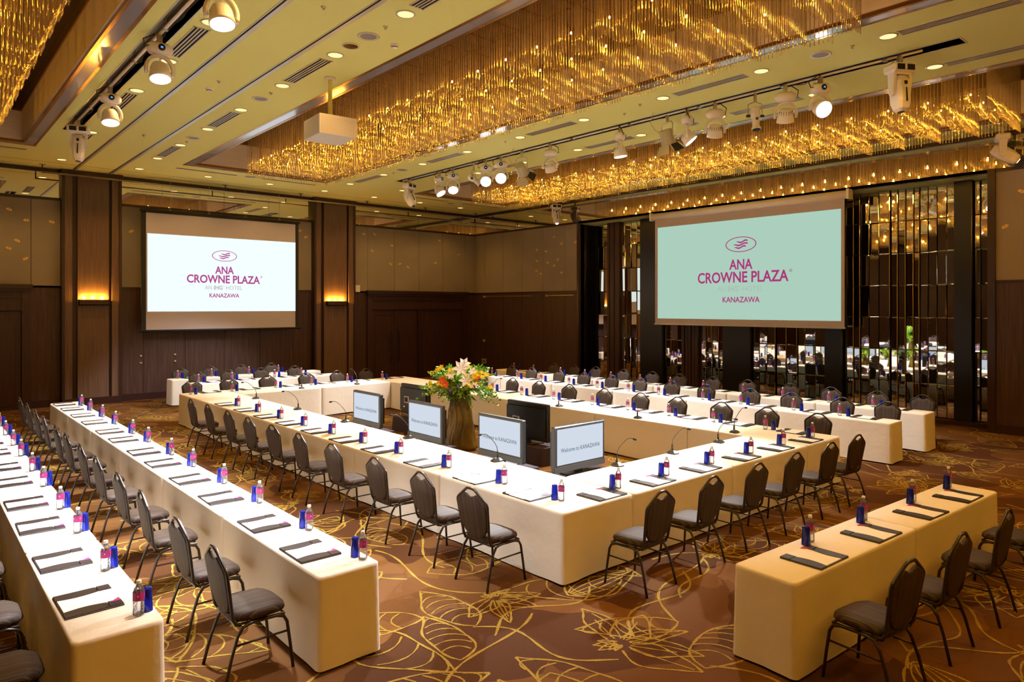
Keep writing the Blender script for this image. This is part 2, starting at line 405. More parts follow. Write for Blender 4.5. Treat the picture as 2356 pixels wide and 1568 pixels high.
# ceiling: strips around three coffers and two rail trenches
COF = [(-1.7, 2.3), (5.45, 9.45), (12.45, 16.45)]
CY0, CY1 = 1.3, 19.1
TR_L = (2.50, 2.76, 1.0, 16.9); TR_R = (10.84, 11.11, 3.1, 17.45)
ceil = thing('ceiling', (0, 0, 0), kind='structure')
cb = MB(); T = 0.12
cb.box(-6, 17.4, -5, CY0, CEIL, CEIL+T); cb.box(-6, 17.4, CY1, 22.1, CEIL, CEIL+T)
cb.box(-6, -1.7, CY0, CY1, CEIL, CEIL+T)
def strip(x0, x1, tr):
    if tr is None: cb.box(x0, x1, CY0, CY1, CEIL, CEIL+T); return
    a, b, y0, y1 = tr; y0 = max(y0, CY0)
    cb.box(x0, a, CY0, CY1, CEIL, CEIL+T); cb.box(b, x1, CY0, CY1, CEIL, CEIL+T)
    cb.box(a, b, y1, CY1, CEIL, CEIL+T)
    if y0 > CY0: cb.box(a, b, CY0, y0, CEIL, CEIL+T)
strip(2.3, 5.45, TR_L); strip(9.45, 12.45, TR_R); strip(16.45, 17.4, None)
cb.build('ceiling_slab', M['ceiling'], ceil)
for k, (a, b, y0, y1) in enumerate((TR_L, TR_R)):
    y0 = max(y0, CY0)
    t = MB().box(a, b, y0, y1, CEIL+0.32, CEIL+0.34)
    t.box(a-0.02, a, y0, y1, CEIL, CEIL+0.34).box(b, b+0.02, y0, y1, CEIL, CEIL+0.34).box(a, b, y1, y1+0.02, CEIL, CEIL+0.34).box(a, b, y0-0.02, y0, CEIL, CEIL+0.34)
    t.build('rail_trench', M['tan'] if False else mat('trench_paint%d' % k, (0.34, 0.29, 0.20), 0.6), ceil)
    e = MB(); q = 0.02
    e.box(a-q, a, y0-q, y1+q, CEIL-0.006, CEIL).box(b, b+q, y0-q, y1+q, CEIL-0.006, CEIL).box(a, b, y1, y1+q, CEIL-0.006, CEIL).box(a, b, y0-q, y0, CEIL-0.006, CEIL)
    e.build('trench_trim', M['silver'], ceil)
# coffers
for (a, b) in COF:
    y0, y1 = CY0, CY1
    def ring(mb, i0, i1, z0, z1):
        mb.box(a+i0, a+i1, y0+i0, y1-i0, z0, z1).box(b-i1, b-i0, y0+i0, y1-i0, z0, z1)
        mb.box(a+i1, b-i1, y0+i0, y0+i1, z0, z1).box(a+i1, b-i1, y1-i1, y1-i0, z0, z1); return mb
    ring(MB(), 0.05, 0.22, CEIL-0.002, CEIL+0.06).build('mirror_strip', M['greymirror'], ceil)
    g = ring(MB(), 0.0, 0.05, CEIL-0.006, CEIL+0.05); ring(g, 0.22, 0.27, CEIL-0.006, CEIL+0.05)
    g.build('bronze_trim', M['bronze'], ceil)
    ring(MB(), 0.25, 0.29, CEIL+0.05, 7.0).build('coffer_panel', M['beigecoffer'], ceil)
    ring(MB(), 0.24, 0.31, 7.0, 7.04).build('upper_trim', M['bronze'], ceil)
    c2 = ring(MB(), 0.20, 0.27, 7.04, 7.3); c2.box(a+0.2, b-0.2, y0+0.2, y1-0.2, 7.3, 7.34)
    c2.build('coffer_top', M['browncoffer'], ceil)
# long dark slots with silver flanges
for X in (3.45, 4.30):
    MB().box(X-0.014, X+0.014, -4, 21.98, CEIL-0.003, CEIL+0.001).build('dark_slot', M['darkvoid'], ceil)
    MB().box(X+0.014, X+0.075, -4, 21.98, CEIL-0.006, CEIL).box(X-0.03, X-0.014, -4, 21.98, CEIL-0.006, CEIL).build('slot_flange', M['silver'], ceil)
MB().box(-6, 17.3, 20.95, 20.965, CEIL-0.002, CEIL+0.001).box(-6, 17.3, 21.55, 21.565, CEIL-0.002, CEIL+0.001).build('ceiling_joint', M['darkwood'], ceil)

# ------------------------------------------------------------------ walls
def wall_run(par, axis, P, a, b, joints, full=True, upper=True, lower=True, z_base=0.19):
    """panelled wall stretch from a to b on plane P; inward direction is negative on axis 'y' (Y=P) or 'x' (X=P)"""
    def bx(u0, u1, d0, d1, z0, z1, mb=None):
        mb = mb or MB()
        if axis == 'y': return mb.box(u0, u1, P-d1, P-d0, z0, z1)
        return mb.box(P-d1, P-d0, u0, u1, z0, z1)
    js = [a]+[j for j in sorted(joints) if a+0.05 < j < b-0.05]+[b]
    for u0, u1 in zip(js[:-1], js[1:]):
        g = 0.006
        if lower: bx(u0+g, u1-g, 0, 0.03, z_base, 3.17).build('wood_panel', M['wood'], par)
        if upper: bx(u0+g, u1-g, 0, 0.03, 3.215, 5.49).build('fabric_panel', M['fabricwall'], par)
    bx(a, b, 0, 0.055, 3.17, 3.215).build('dado_rail', M['darkwood'], par)
def rails(par, axis, P, a, b, tag_=''):
    def bx(u0, u1, d0, d1, z0, z1):
        if axis == 'y': return MB().box(u0, u1, P-d1, P-d0, z0, z1)
        return MB().box(P-d1, P-d0, u0, u1, z0, z1)
    bx(a, b, 0, 0.05, 5.49, 5.56).build('picture_rail', M['darkwood'], par)
    bx(a, b, 0, 0.06, 6.22, CEIL).build('crown_moulding', M['darkwood'], par)
    n = max(1, round((b-a)/2.4)); s = (b-a)/n
    for k in range(n):
        bx(a+k*s+0.004, a+(k+1)*s-0.004, 0, 0.02, 5.56, 6.22).build('mirror_pane', M['mirror'], par)

WF = thing('wall_far', kind='structure')
MB().box(-6, 17.6, 22.0, 22.2, 0, CEIL).build('backing', M['darkwood'], WF)
J = [5.22, 6.35, 7.48, 8.59, 9.70]
wall_run(WF, 'y', 22.0, -6, 3.20, [2.55, 1.4, 0.3, -0.8, -1.9, -3, -4.1, -5.1], upper=True, lower=False)
wall_run(WF, 'y', 22.0, 2.52, 3.20, [], upper=False)
wall_run(WF, 'y', 22.0, -6, -2.0, [-3, -4, -5], upper=False)
wall_run(WF, 'y', 22.0, 4.62, 10.34, J)
wall_run(WF, 'y', 22.0, 11.86, 17.35, [12.46, 13.55, 14.63, 15.72, 16.81], lower=False)
wall_run(WF, 'y', 22.0, 11.86, 12.45, [], upper=False); wall_run(WF, 'y', 22.0, 16.82, 17.35, [], upper=False)
rails(WF, 'y', 22.0, -6, 3.20); rails(WF, 'y', 22.0, 4.62, 10.34); rails(WF, 'y', 22.0, 11.86, 17.35)
# pillars with sconces
for px0, px1 in ((3.20, 4.62), (10.34, 11.86)):
    pil = thing('pillar', (0, 0, 0), kind='structure')
    w_ = px1-px0
    MB().box(px0, px1, 21.88, 22.0, 0, CEIL).build('pillar_core', M['darkwood'], pil)
    MB().box(px0, px0+0.07, 21.74, 21.88, 0, CEIL).build('edge_post', M['darkwood'], pil)
    MB().box(px1-0.07, px1, 21.74, 21.88, 0, CEIL).build('edge_post', M['darkwood'], pil)
    MB().box(px0+0.07, px0+0.24, 21.77, 21.88, 0.19, 6.22).build('side_panel', M['pillar'], pil)
    MB().box(px1-0.24, px1-0.07, 21.77, 21.88, 0.19, 6.22).build('side_panel', M['pillar'], pil)
    MB().box(px0+0.37, px1-0.31, 21.80, 21.88, 0.19, 6.22).build('centre_panel', M['pillar'], pil)
    MB().box(px0, px1, 21.72, 21.9, 0, 0.19).build('plinth', M['darkwood'], pil)
    MB().box(px0-0.02, px1+0.02, 21.70, 21.9, 6.22, CEIL).build('pillar_crown', M['darkwood'], pil)
    cx = (px0+0.37+px1-0.31)/2
    s = thing('wall_sconce', (cx, 21.80, 2.70), 0, 'uplit trough sconce glowing amber on the %s pillar' % ('left' if px0 < 5 else 'right-hand'), 'sconce', 'pillar sconces')
    MB().box(-0.36, 0.36, -0.13, -0.11, 0, 0.15).box(-0.36, 0.36, -0.13, 0, 0, 0.02).box(-0.36, -0.345, -0.13, 0, 0, 0.15).box(0.345, 0.36, -0.13, 0, 0, 0.15).build('trough', M['door'], s)
    for k in range(3):
        MB().box(-0.30+k*0.22, -0.14+k*0.22, -0.075, -0.045, 0.05, 0.085).build('lamp_tube', emit_mat('sconce_lamp', (1.0, 0.55, 0.10), 14), s)
        light('sconce_light', 'POINT', (cx-0.22+k*0.22, 21.735, 2.90), 34, (1.0, 0.45, 0.05), 0.02)

MB().box(-6, 3.2, 21.94, 22, 0, 0.19).box(4.62, 10.34, 21.94, 22, 0, 0.19).box(11.86, 12.4, 21.94, 22, 0, 0.19).box(16.9, 17.35, 21.94, 22, 0, 0.19).build('baseboard_far', M['darkwood']).__setitem__('kind', 'structure')

# far door (double leaf + wide leaf) in a moulded frame
def big_door(name, x0, x1, leaves, handles):
    d = thing(name, kind='structure')
    MB().box(x0-0.03, x1+0.03, 21.80, 22, 3.13, 3.24).build('cornice', M['darkwood'], d)
    MB().box(x0, x1, 21.84, 22, 3.05, 3.13).build('cornice_moulding', M['door'], d)
    MB().box(x0, x0+0.20, 21.87, 22, 0, 3.05).build('jamb', M['door'], d)
    MB().box(x1-0.20, x1, 21.87, 22, 0, 3.05).build('jamb', M['door'], d)
    MB().box(x0+0.20, x1-0.20, 21.89, 22, 2.56, 3.05).build('header_panel', M['door'], d)
    MB().box(x0+0.20, x1-0.20, 21.86, 21.9, 2.90, 2.95).build('header_moulding', M['darkwood'], d)
    for l0, l1 in leaves:
        lf = MB().box(l0+0.008, l1-0.008, 21.93, 21.97, 0.02, 2.54).build('door_leaf', M['door'], d)
        t = MB(); i = 0.11
        t.box(l0+i, l1-i, 21.922, 21.93, 0.10, 0.115).box(l0+i, l1-i, 21.922, 21.93, 2.36, 2.375)
        t.box(l0+i, l0+i+0.012, 21.922, 21.93, 0.10, 2.375).box(l1-i-0.012, l1-i, 21.922, 21.93, 0.10, 2.375)
        t.build('moulding', M['darkwood'], lf)
        for hx in handles:
            if l0 < hx < l1:
                MB().cyl((hx, 21.86, 0.66), 0.018, 1.14, 10).box(hx-0.01, hx+0.01, 21.86, 21.94, 0.75, 0.77).box(hx-0.01, hx+0.01, 21.86, 21.94, 1.69, 1.71).build('pull_handle', M['black'], lf)
    MB().box(14.53, 14.66, 21.90, 22, 0, 2.56).build('mullion', M['darkwood'], d) if x0 > 10 else None
big_door('door_1', 12.41, 16.86, [(12.62, 13.54), (13.54, 14.52), (14.67, 16.65)], [13.39, 13.70])
big_door('door_2', -1.95, 2.54, [(-1.74, 0.3), (0.3, 2.33)], [0.15, 0.45])
# gold leaf flecks applied on the fabric panels
def leaf_motif(par, axis, P, u, z, s, rot):
    o = []
    for half in (0, 1):
        a0 = rot+(0.15 if half == 0 else -0.15-1.15)
        pts = [(0, 0)]+[(s*math.cos(a0+1.15*i/6), s*math.sin(a0+1.15*i/6)) for i in range(7)]
        o.append(pts)
    mb = MB()
    for pts in o:
        n = len(pts)
        if axis == 'y': v = [(u+p[0], P-0.0315, z+p[1]) for p in pts]+[(u+p[0], P-0.0290, z+p[1]) for p in pts]
        else: v = [(P-0.0315, u-p[0], z+p[1]) for p in pts]+[(P-0.0290, u-p[0], z+p[1]) for p in pts]
        mb.add(v, [tuple(range(n)), tuple(reversed(range(n, 2*n)))]+[(i, i+n, (i+1) % n+n, (i+1) % n) for i in range(n)])
    mb.build('gold_leaf', M['goldleaf'], par, fixn=True)
rl = random.Random(4)
for u, z in [(12.3, 5.2), (12.73, 5.23), (13.46, 4.86), (12.63, 4.63), (13.39, 4.19), (15.57, 5.18), (16.52, 4.69), (15.4, 4.31), (13.81, 4.21), (14.14, 4.1),
             (2.45, 4.88), (3.0, 4.88), (2.07, 5.13), (2.24, 4.34), (2.06, 4.13), (2.45, 3.88), (4.92, 4.77), (10.15, 4.95), (9.95, 5.15)]:
    leaf_motif(WF, 'y', 22.0, u, z, 0.075, rl.uniform(1.0, 2.2))
WR = thing('wall_right', kind='structure')
wall_run(WR, 'x', 17.35, 16.32, 21.97, [21.36, 20.25, 19.16, 18.05, 16.95])
wall_run(WR, 'x', 17.35, -5, 4.35, [3.2, 2.1, 1.0, -0.1, -1.2, -2.3, -3.4])
rails(WR, 'x', 17.35, -5, 21.97)
for u, z in [(18.36, 4.69), (17.89, 4.61), (17.47, 5.09), (17.10, 4.83), (16.42, 4.84), (17.27, 4.29), (18.37, 4.29), (17.79, 4.2), (17.46, 4.08), (18.37, 3.93), (18.16, 3.82), (17.10, 3.82), (3.85, 5.0), (4.1, 4.3)]:
    leaf_motif(WR, 'x', 17.35, u, z, 0.075, rl.uniform(1.0, 2.2))
MB().box(17.37, 17.6, 16.28, 22.1, 0, CEIL).box(17.37, 17.6, -5, 4.42, 0, CEIL).box(17.37, 18.3, 4.42, 16.28, 5.56, CEIL).box(17.35, 17.37, 16.28, 22, 0, CEIL).box(17.35, 17.37, -5, 4.35, 0, CEIL).box(17.35, 17.37, 4.35, 16.3, 5.5, CEIL).build('backing', M['darkwood'], WR)
MB().box(17.27, 17.35, 16.32, 21.97, 0, 0.19).box(17.27, 17.35, -5, 4.3, 0, 0.19).build('baseboard_right', M['darkwood']).__setitem__('kind', 'structure')
MB().box(17.26, 17.40, 4.28, 4.42, 0, 5.56).box(17.28, 17.40, 16.26, 16.34, 0, 5.56).box(17.30, 17.37, 4.4, 16.28, 5.47, 5.56).build('niche_frame', M['darkwood'], WR)
# service doors hidden in the wood panelling: thin closers
for y0, y1 in ((18.65, 21.3), (16.5, 17.75)):
    MB().box(17.29, 17.32, y0, y1, 3.05, 3.07).build('door_closer', M['brass'], WR)
MB().box(17.22, 17.32, 17.72, 17.80, 3.02, 3.09).box(17.22, 17.32, 21.25, 21.33, 3.02, 3.09).build('closer_box', M['plate'], WR)
# back of the room
WL = MB().box(-6.2, -6, -5, 22, 0, CEIL).build('wall_left', M['wood']); WL['kind'] = 'structure'
WB = MB().box(-6.2, 17.6, -5.2, -5, 0, CEIL).build('wall_back', M['fabricwall']); WB['kind'] = 'structure'

# ------------------------------------------------------------------ niche of mirror tiles
NI = thing('mirror_niche', kind='structure')
MB().box(18.18, 18.30, 4.3, 16.4, 0, 5.6).build('niche_backing', M['black'], NI)
MB().box(17.4, 18.2, 4.35, 16.35, 5.47, 5.56).build('niche_soffit', M['ceiling'], NI)
MB().box(17.37, 18.2, 16.28, 16.36, 0, 5.5).box(17.37, 18.2, 4.34, 4.42, 0, 5.5).build('niche_jamb', M['black'], NI)
MB().box(17.75, 18.2, 4.42, 16.28, 0, 0.10).build('niche_plinth', M['darkwood'], NI)
GR = [  # tile column edges along Y per group, tilt (deg) of the group
    ([15.97, 15.72, 15.46], 3), ([14.94, 14.77, 14.53, 14.30, 14.07], -3), ([13.19, 12.98, 12.72, 12.50], 2),
    ([11.91, 11.70, 11.50, 11.29, 11.09], -4), ([10.20, 10.0, 9.77, 9.53], 4), ([9.50, 9.21, 8.92], -2), ([8.90, 8.70, 8.42, 8.14], 3),
    ([7.67, 7.45, 7.30], -3), ([7.28, 7.08, 6.85, 6.60], 3), ([6.57, 6.42, 6.25, 6.08, 5.96], -4), ([5.94, 5.77, 5.58, 5.38, 5.22], 4), ([4.84, 4.72, 4.48], -3)]
rt = random.Random(5)
tile_cache = {}
def tile_mesh(w_, h_):
    k = (round(w_, 3), round(h_, 3))
    if k not in tile_cache:
        b = 0.014; hw, hh = w_/2-0.003, h_/2-0.003
        v = [(0, -hw, -hh), (0, hw, -hh), (0, hw, hh), (0, -hw, hh), (-0.012, -hw+b, -hh+b), (-0.012, hw-b, -hh+b), (-0.012, hw-b, hh-b), (-0.012, -hw+b, hh-b), (0.01, -hw, -hh), (0.01, hw, -hh), (0.01, hw, hh), (0.01, -hw, hh)]
        f = [(4, 7, 6, 5), (0, 4, 5, 1), (1, 5, 6, 2), (2, 6, 7, 3), (3, 7, 4, 0), (8, 9, 10, 11), (0, 1, 9, 8), (1, 2, 10, 9), (2, 3, 11, 10), (3, 0, 8, 11)]
        tile_cache[k] = MB().add(v, f).mesh('mirror_tile', M['mirror'])
    return tile_cache[k]
for ys, tilt in GR:
    yc = (ys[0]+ys[-1])/2; w_ = abs(ys[0]-ys[-1])
    MB().box(18.02, 18.18, ys[-1]-0.01, ys[0]+0.01, 0.10, 5.47).build('tile_backing', M['black'], NI)
    for y0, y1 in zip(ys[:-1], ys[1:]):
        for r_ in range(7):
            z0 = 0.11+r_*0.7645; h_ = 0.7645
            ym = (y0+y1)/2
            X = 17.96+(ym-yc)*math.tan(R(tilt))
            inst('mirror_tile', tile_mesh(abs(y0-y1), h_), NI, (X, ym, z0+h_/2), (0, R(rt.uniform(-1.3, 1.3)), R(tilt+rt.uniform(-5, 5))))
gaps = [(15.46, 14.94), (12.50, 11.91)]
for g0, g1 in gaps:
    n = 5
    for k in range(n):
        y = g1+(g0-g1)*(k+0.5)/n
        MB().box(17.82+0.02*(k % 2), 18.0, y-0.045, y+0.045, 0.10, 5.47).build('wood_fin', M['door'], NI)
for g0, g1 in ((14.07, 13.19), (11.09, 10.2), (8.14, 7.67), (5.22, 4.84)):
    MB().box(17.80, 18.02, g1+0.02, g0-0.02, 0.10, 5.47).build('black_fin', M['black'], NI)

# ================================================================== CEILING FITTINGS
# downlights
dl_trim = MB().lathe([(0.105, 0.0), (0.125, 0.0), (0.125, -0.008), (0.105, -0.010), (0.100, 0.0)], 20, cap0=False, cap1=False).mesh('trim', M['silver'], True)
dl_cone = MB().lathe([(0.104, -0.004), (0.102, -0.005)], 20, cap0=False).mesh('reflector', M['dlglow'], True)
PH = {3.0: 'beside the left light rail', 4.75: 'left of the middle coffer', 10.05: 'right of the middle coffer',
      11.86: 'left of the right coffer'}
for X, ys in DL_X.items():
    for k, Y in enumerate(ys):
        if X in PH: lb = '%s downlight from the camera, %s' % (ORD[k], PH[X])
        else: lb = 'lone amber downlight in the far ceiling border, %s' % {6.49: 'before the hanging screen', 8.26: 'left of the right-hand pillar', 15.55: 'near the far right corner', 1.2: 'left of the left pillar', 13.7: 'above the closed double door'}[X]
        t = thing('downlight', (X, Y, CEIL), 0, 'amber '+lb if X in PH else lb, 'ceiling light', 'recessed amber downlights')
        inst('trim', dl_trim, t); inst('reflector', dl_cone, t)
# air grilles
def grille(x, y, L, k, label):
    t = thing('air_grille', (x, y, CEIL), 0, label, 'air vent', 'slotted ceiling air grilles')
    W = 0.21
    f = MB().box(-W/2, W/2, -L/2, -L/2+0.015, -0.008, 0).box(-W/2, W/2, L/2-0.015, L/2, -0.008, 0).box(-W/2, -W/2+0.018, -L/2, L/2, -0.008, 0).box(W/2-0.018, W/2, -L/2, L/2, -0.008, 0)
    f.build('frame', M['grille'], t)
    MB().box(-W/2+0.01, W/2-0.01, -L/2+0.01, L/2-0.01, -0.002, 0.0).build('backing', M['darkvoid'], t)
    for q in (-0.045, 0, 0.045): MB().box(q-0.010, q+0.010, -L/2+0.015, L/2-0.015, -0.008, -0.002).build('slat', M['grille'], t)
for i, y in enumerate([2.9, 6.5, 10.24, 13.97, 17.7]):
    if y > 5: grille(2.98, y, 1.35, 0, '%s slotted air grille from the camera beside the left light rail' % ORD[i-1])
    grille(4.74, y, 1.35, 0, '%s slotted air grille from the camera, next to the projector row' % ORD[i])
    grille(10.05, y, 1.35, 0, '%s slotted air grille from the camera between middle coffer and right rail' % ORD[i])
    if y < 16: grille(11.88, y, 1.35, 0, '%s slotted air grille from the camera between right rail and right coffer' % ORD[i])
# linear slot diffusers near the far wall
for i, (x0, x1) in enumerate([(5.43, 7.04), (7.72, 9.37), (12.93, 14.3), (14.9, 16.6), (0.4, 2.2)]):
    t = thing('linear_diffuser', ((x0+x1)/2, 19.62, CEIL), 0, 'long thin ceiling diffuser beyond the %s coffer end' % ['middle (left half)', 'middle (right half)', 'right (left half)', 'right (right half)', 'left'][i], 'air vent', 'linear ceiling diffusers')
    h = (x1-x0)/2
    MB().box(-h, h, -0.06, 0.06, -0.005, 0).build('frame', M['grille'], t)
    MB().box(-h+0.02, h-0.02, -0.035, -0.01, -0.007, -0.004).build('slot', M['darkvoid'], t)
    MB().box(-h+0.02, h-0.02, 0.01, 0.035, -0.007, -0.004).build('slot', M['darkvoid'], t)
# speakers, smoke detectors, sprinklers
for x, y, lb in [(4.76, 8.37, 'round ceiling speaker nearest the camera beside the middle coffer'), (4.76, 12.13, 'round ceiling speaker level with the projector, left of the coffer'), (4.76, 15.9, 'farthest round ceiling speaker left of the middle coffer'),
                 (10.05, 4.64, 'round ceiling speaker right of the middle coffer, nearest the camera'), (10.07, 15.92, 'round ceiling speaker right of the middle coffer, far end'), (7.39, 19.59, 'round ceiling speaker between two long diffusers beyond the middle coffer'), (14.6, 19.9, 'round ceiling speaker beyond the right coffer'), (11.9, 8.1, 'round ceiling speaker half hidden behind a wash light')]:
    t = thing('ceiling_speaker', (x, y, CEIL), 0, lb, 'speaker', 'round ceiling speakers')
    MB().lathe([(0.15, 0), (0.15, -0.008), (0.125, -0.012), (0.11, -0.006)], 24, cap0=False, cap1=False).build('ring', M['grille'], t, True)
    MB().lathe([(0.112, -0.005), (0.02, -0.007)], 24, cap0=False).build('speaker_grille', mat('speaker_mesh', (0.30, 0.27, 0.24), 0.6), t, True)
t = thing('unlit_downlight', (4.75, 8.85, CEIL), 0, 'unlit dark downlight between a glowing downlight and a round speaker', 'ceiling light')
inst('trim', dl_trim, t); MB().lathe([(0.104, -0.004), (0.102, -0.005)], 20, cap0=False).build('reflector', mat('dark_reflector', (0.18, 0.10, 0.05), 0.2, metal=0.9), t)
for i, (x, y) in enumerate([(5.19, 8.4), (3.89, 12.14)]):
    t = thing('smoke_detector', (x, y, CEIL), 0, 'white smoke detector on the ceiling %s' % ['beside the middle coffer edge', 'between the two dark ceiling slots'][i], 'smoke detector')
    MB().lathe([(0.06, 0), (0.06, -0.02), (0.045, -0.03), (0.04, -0.045), (0.01, -0.05)], 16, cap0=False).build('housing', M['metalwhite'], t, True)
    MB().lathe([(0.047, -0.031), (0.042, -0.040)], 16, cap0=False, cap1=False).build('vents', M['blackmatte'], t)
SPR = [(3.88, 11.64), (4.76, 11.67), (4.76, 16.36), (3.89, 16.34), (4.76, 7.93), (3.88, 7.91), (10.05, 4.19), (10.05, 7.93), (10.3, 8.5), (10.05, 11.67), (11.9, 12.2), (10.1, 16.4)]
for i, (x, y) in enumerate(SPR):
    t = thing('sprinkler', (x, y, CEIL), 0, None, 'sprinkler', 'small ceiling sprinklers'); t['label'] = 'tiny ceiling sprinkler %s' % ['between the slots, middle', 'in line with the speakers, middle', 'in line with the speakers, far', 'between the slots, far', 'in line with the speakers, near', 'between the slots, near', 'right of the middle coffer, nearest', 'right of the middle coffer, second', 'beside the rail, off the row', 'right of the middle coffer, third', 'left of the right coffer', 'right of the middle coffer, farthest'][i]
    MB().lathe([(0.035, 0), (0.035, -0.006), (0.014, -0.008), (0.012, -0.03), (0.02, -0.034)], 12, cap0=False).build('head', M['brass'], t, True)
    MB().lathe([(0.020, -0.034), (0.020, -0.037)], 10).build('deflector', M['steel'], t)

# chandeliers ------------------------------------------------------
PITCH = 0.655
PX = 0.69
def chandelier(x0, nb, y0, ny, label, lamps=True):
    """curtain of clear rods: nb bays across, ny bays along"""
    c = thing('rod_chandelier', (x0, y0, 0), 0, label, 'chandelier', 'clear rod chandeliers in the ceiling coffers')
    mb = MB(); n = 5; r = 0.0065
    cs = [(r*math.cos(2*PI*i/n+0.3), r*math.sin(2*PI*i/n+0.3)) for i in range(n)]
    W = nb*PX; Lh = ny*PITCH; rd = random.Random(3)
    def rod(x, y, z0, z1):
        v = [(x+a, y+b, z0) for a, b in cs]+[(x+a, y+b, z1) for a, b in cs]
        mb.add(v, [(i, (i+1) % n, (i+1) % n+n, i+n) for i in range(n)])
    ztop = 7.28
    def ends(x, y, tier):
        z0 = 5.86+0.03*((int(x/PX)+int(y/PITCH)) % 2)+(0.0 if tier == 0 else 0.12)
        return z0
    st = 0.048
    for j in range(ny+1):          # planes across the coffer
        m_ = int(W/st)
        for i in range(m_+1):
            rod(i*W/m_, j*PITCH, ends(i*st, j, 0), ztop-0.12*((i*3//m_) % 2))
    for j in range(ny):            # mid-bay planes hang higher
        m_ = int(W/(st*1.3))
        for i in range(m_+1):
            u = (i*W/m_ % PX)/PX
            rod(i*W/m_, (j+0.5)*PITCH, 6.0+0.10*abs(u-0.5), 7.1)
    for k in (0, nb):              # planes along the coffer's long sides
        m_ = int(Lh/(st*1.15))
        for i in range(m_+1):
            yy = i*Lh/m_; u = (yy % PITCH)/PITCH
            rod(k*PX, yy, 5.88+0.05*(1 if u < .5 else 0), ztop-0.15*(1 if u < .5 else 0))
    o = mb.build('rod_curtain', M['rod'], c, True); o['kind'] = 'stuff'
    # carrier frame above the rods
    fr = MB()
    for k in range(nb+1): fr.box(k*PX-0.012, k*PX+0.012, 0, Lh, 7.27, 7.295)
    for j in range(ny+1): fr.box(0, W, j*PITCH-0.01, j*PITCH+0.01, 7.27, 7.295)
    fr.build('carrier_frame', M['bronze'], c)
    bm_ = bulb_mesh; sm_ = lamp_stem
    for j in range(ny):
        for k in range(nb):
            lx, ly = (k+0.26)*PX, (j+0.42)*PITCH
            inst('bulb', bm_, c, (lx, ly, 6.24)); inst('lamp_stem', sm_, c, (lx, ly, 6.26))
            if lamps: light('bulb_light', 'POINT', (x0+lx, y0+ly, 6.195), CH_POWER, (1.0, 0.45, 0.04), 0.02)
    return c
bulb_mesh = MB().lathe([(0.002, -0.016), (0.010, -0.011), (0.013, 0), (0.010, 0.011), (0.004, 0.018)], 8).mesh('bulb', M['bulb'], True)
lamp_stem = MB().lathe([(0.006, 0.015), (0.006, 1.03)], 5).mesh('lamp_stem', M['bronze'])
NYC = 21
chandelier(6.42, 3, 17.2-NYC*PITCH, NYC, 'huge amber rod chandelier in the middle ceiling coffer')
chandelier(13.42, 3, 17.2-NYC*PITCH, NYC, 'long amber rod chandelier in the right ceiling coffer, doubled in the mirror band')
chandelier(-0.73, 3, 17.2-NYC*PITCH, NYC, 'amber rod chandelier in the left coffer, at the top left corner')

# light rails --------------------------------------------------------
for X, y0, y1, lb in ((RAIL_L, 1.4, 16.7, 'white pipe rail carrying stage lights on the left side of the ceiling'), (RAIL_R, 3.6, 17.3, 'white pipe rail carrying many stage lights right of the middle coffer')):
    t = thing('lighting_rail', (X, 0, 6.32), 0, lb, 'lighting rail')
    MB().tube([(0, y0, 0), (0, y1, 0)], 0.024, 8).build('pipe', M['metalwhite'], t, True)
    y = y0+0.5
    while y < y1:
        MB().box(-0.015, 0.015, y-0.015, y+0.015, 0, 0.31).box(-0.035, 0.035, y-0.03, y+0.03, -0.03, 0.03).build('bracket', M['steel'], t); y += 1.6
    rc = random.Random(int(X))
    y = y0+0.3
    while y < y1-0.8:
        L = rc.uniform(.4, .9); pts = [(0.03, y, 0), (0.05, y+L*.3, -0.03-rc.random()*0.03), (0.05, y+L*.7, -0.02), (0.03, y+L, 0.01)]
        MB().tube(pts, 0.006, 5).build('cable', M['blackmatte'], t, True); y += rc.uniform(.9, 1.6)

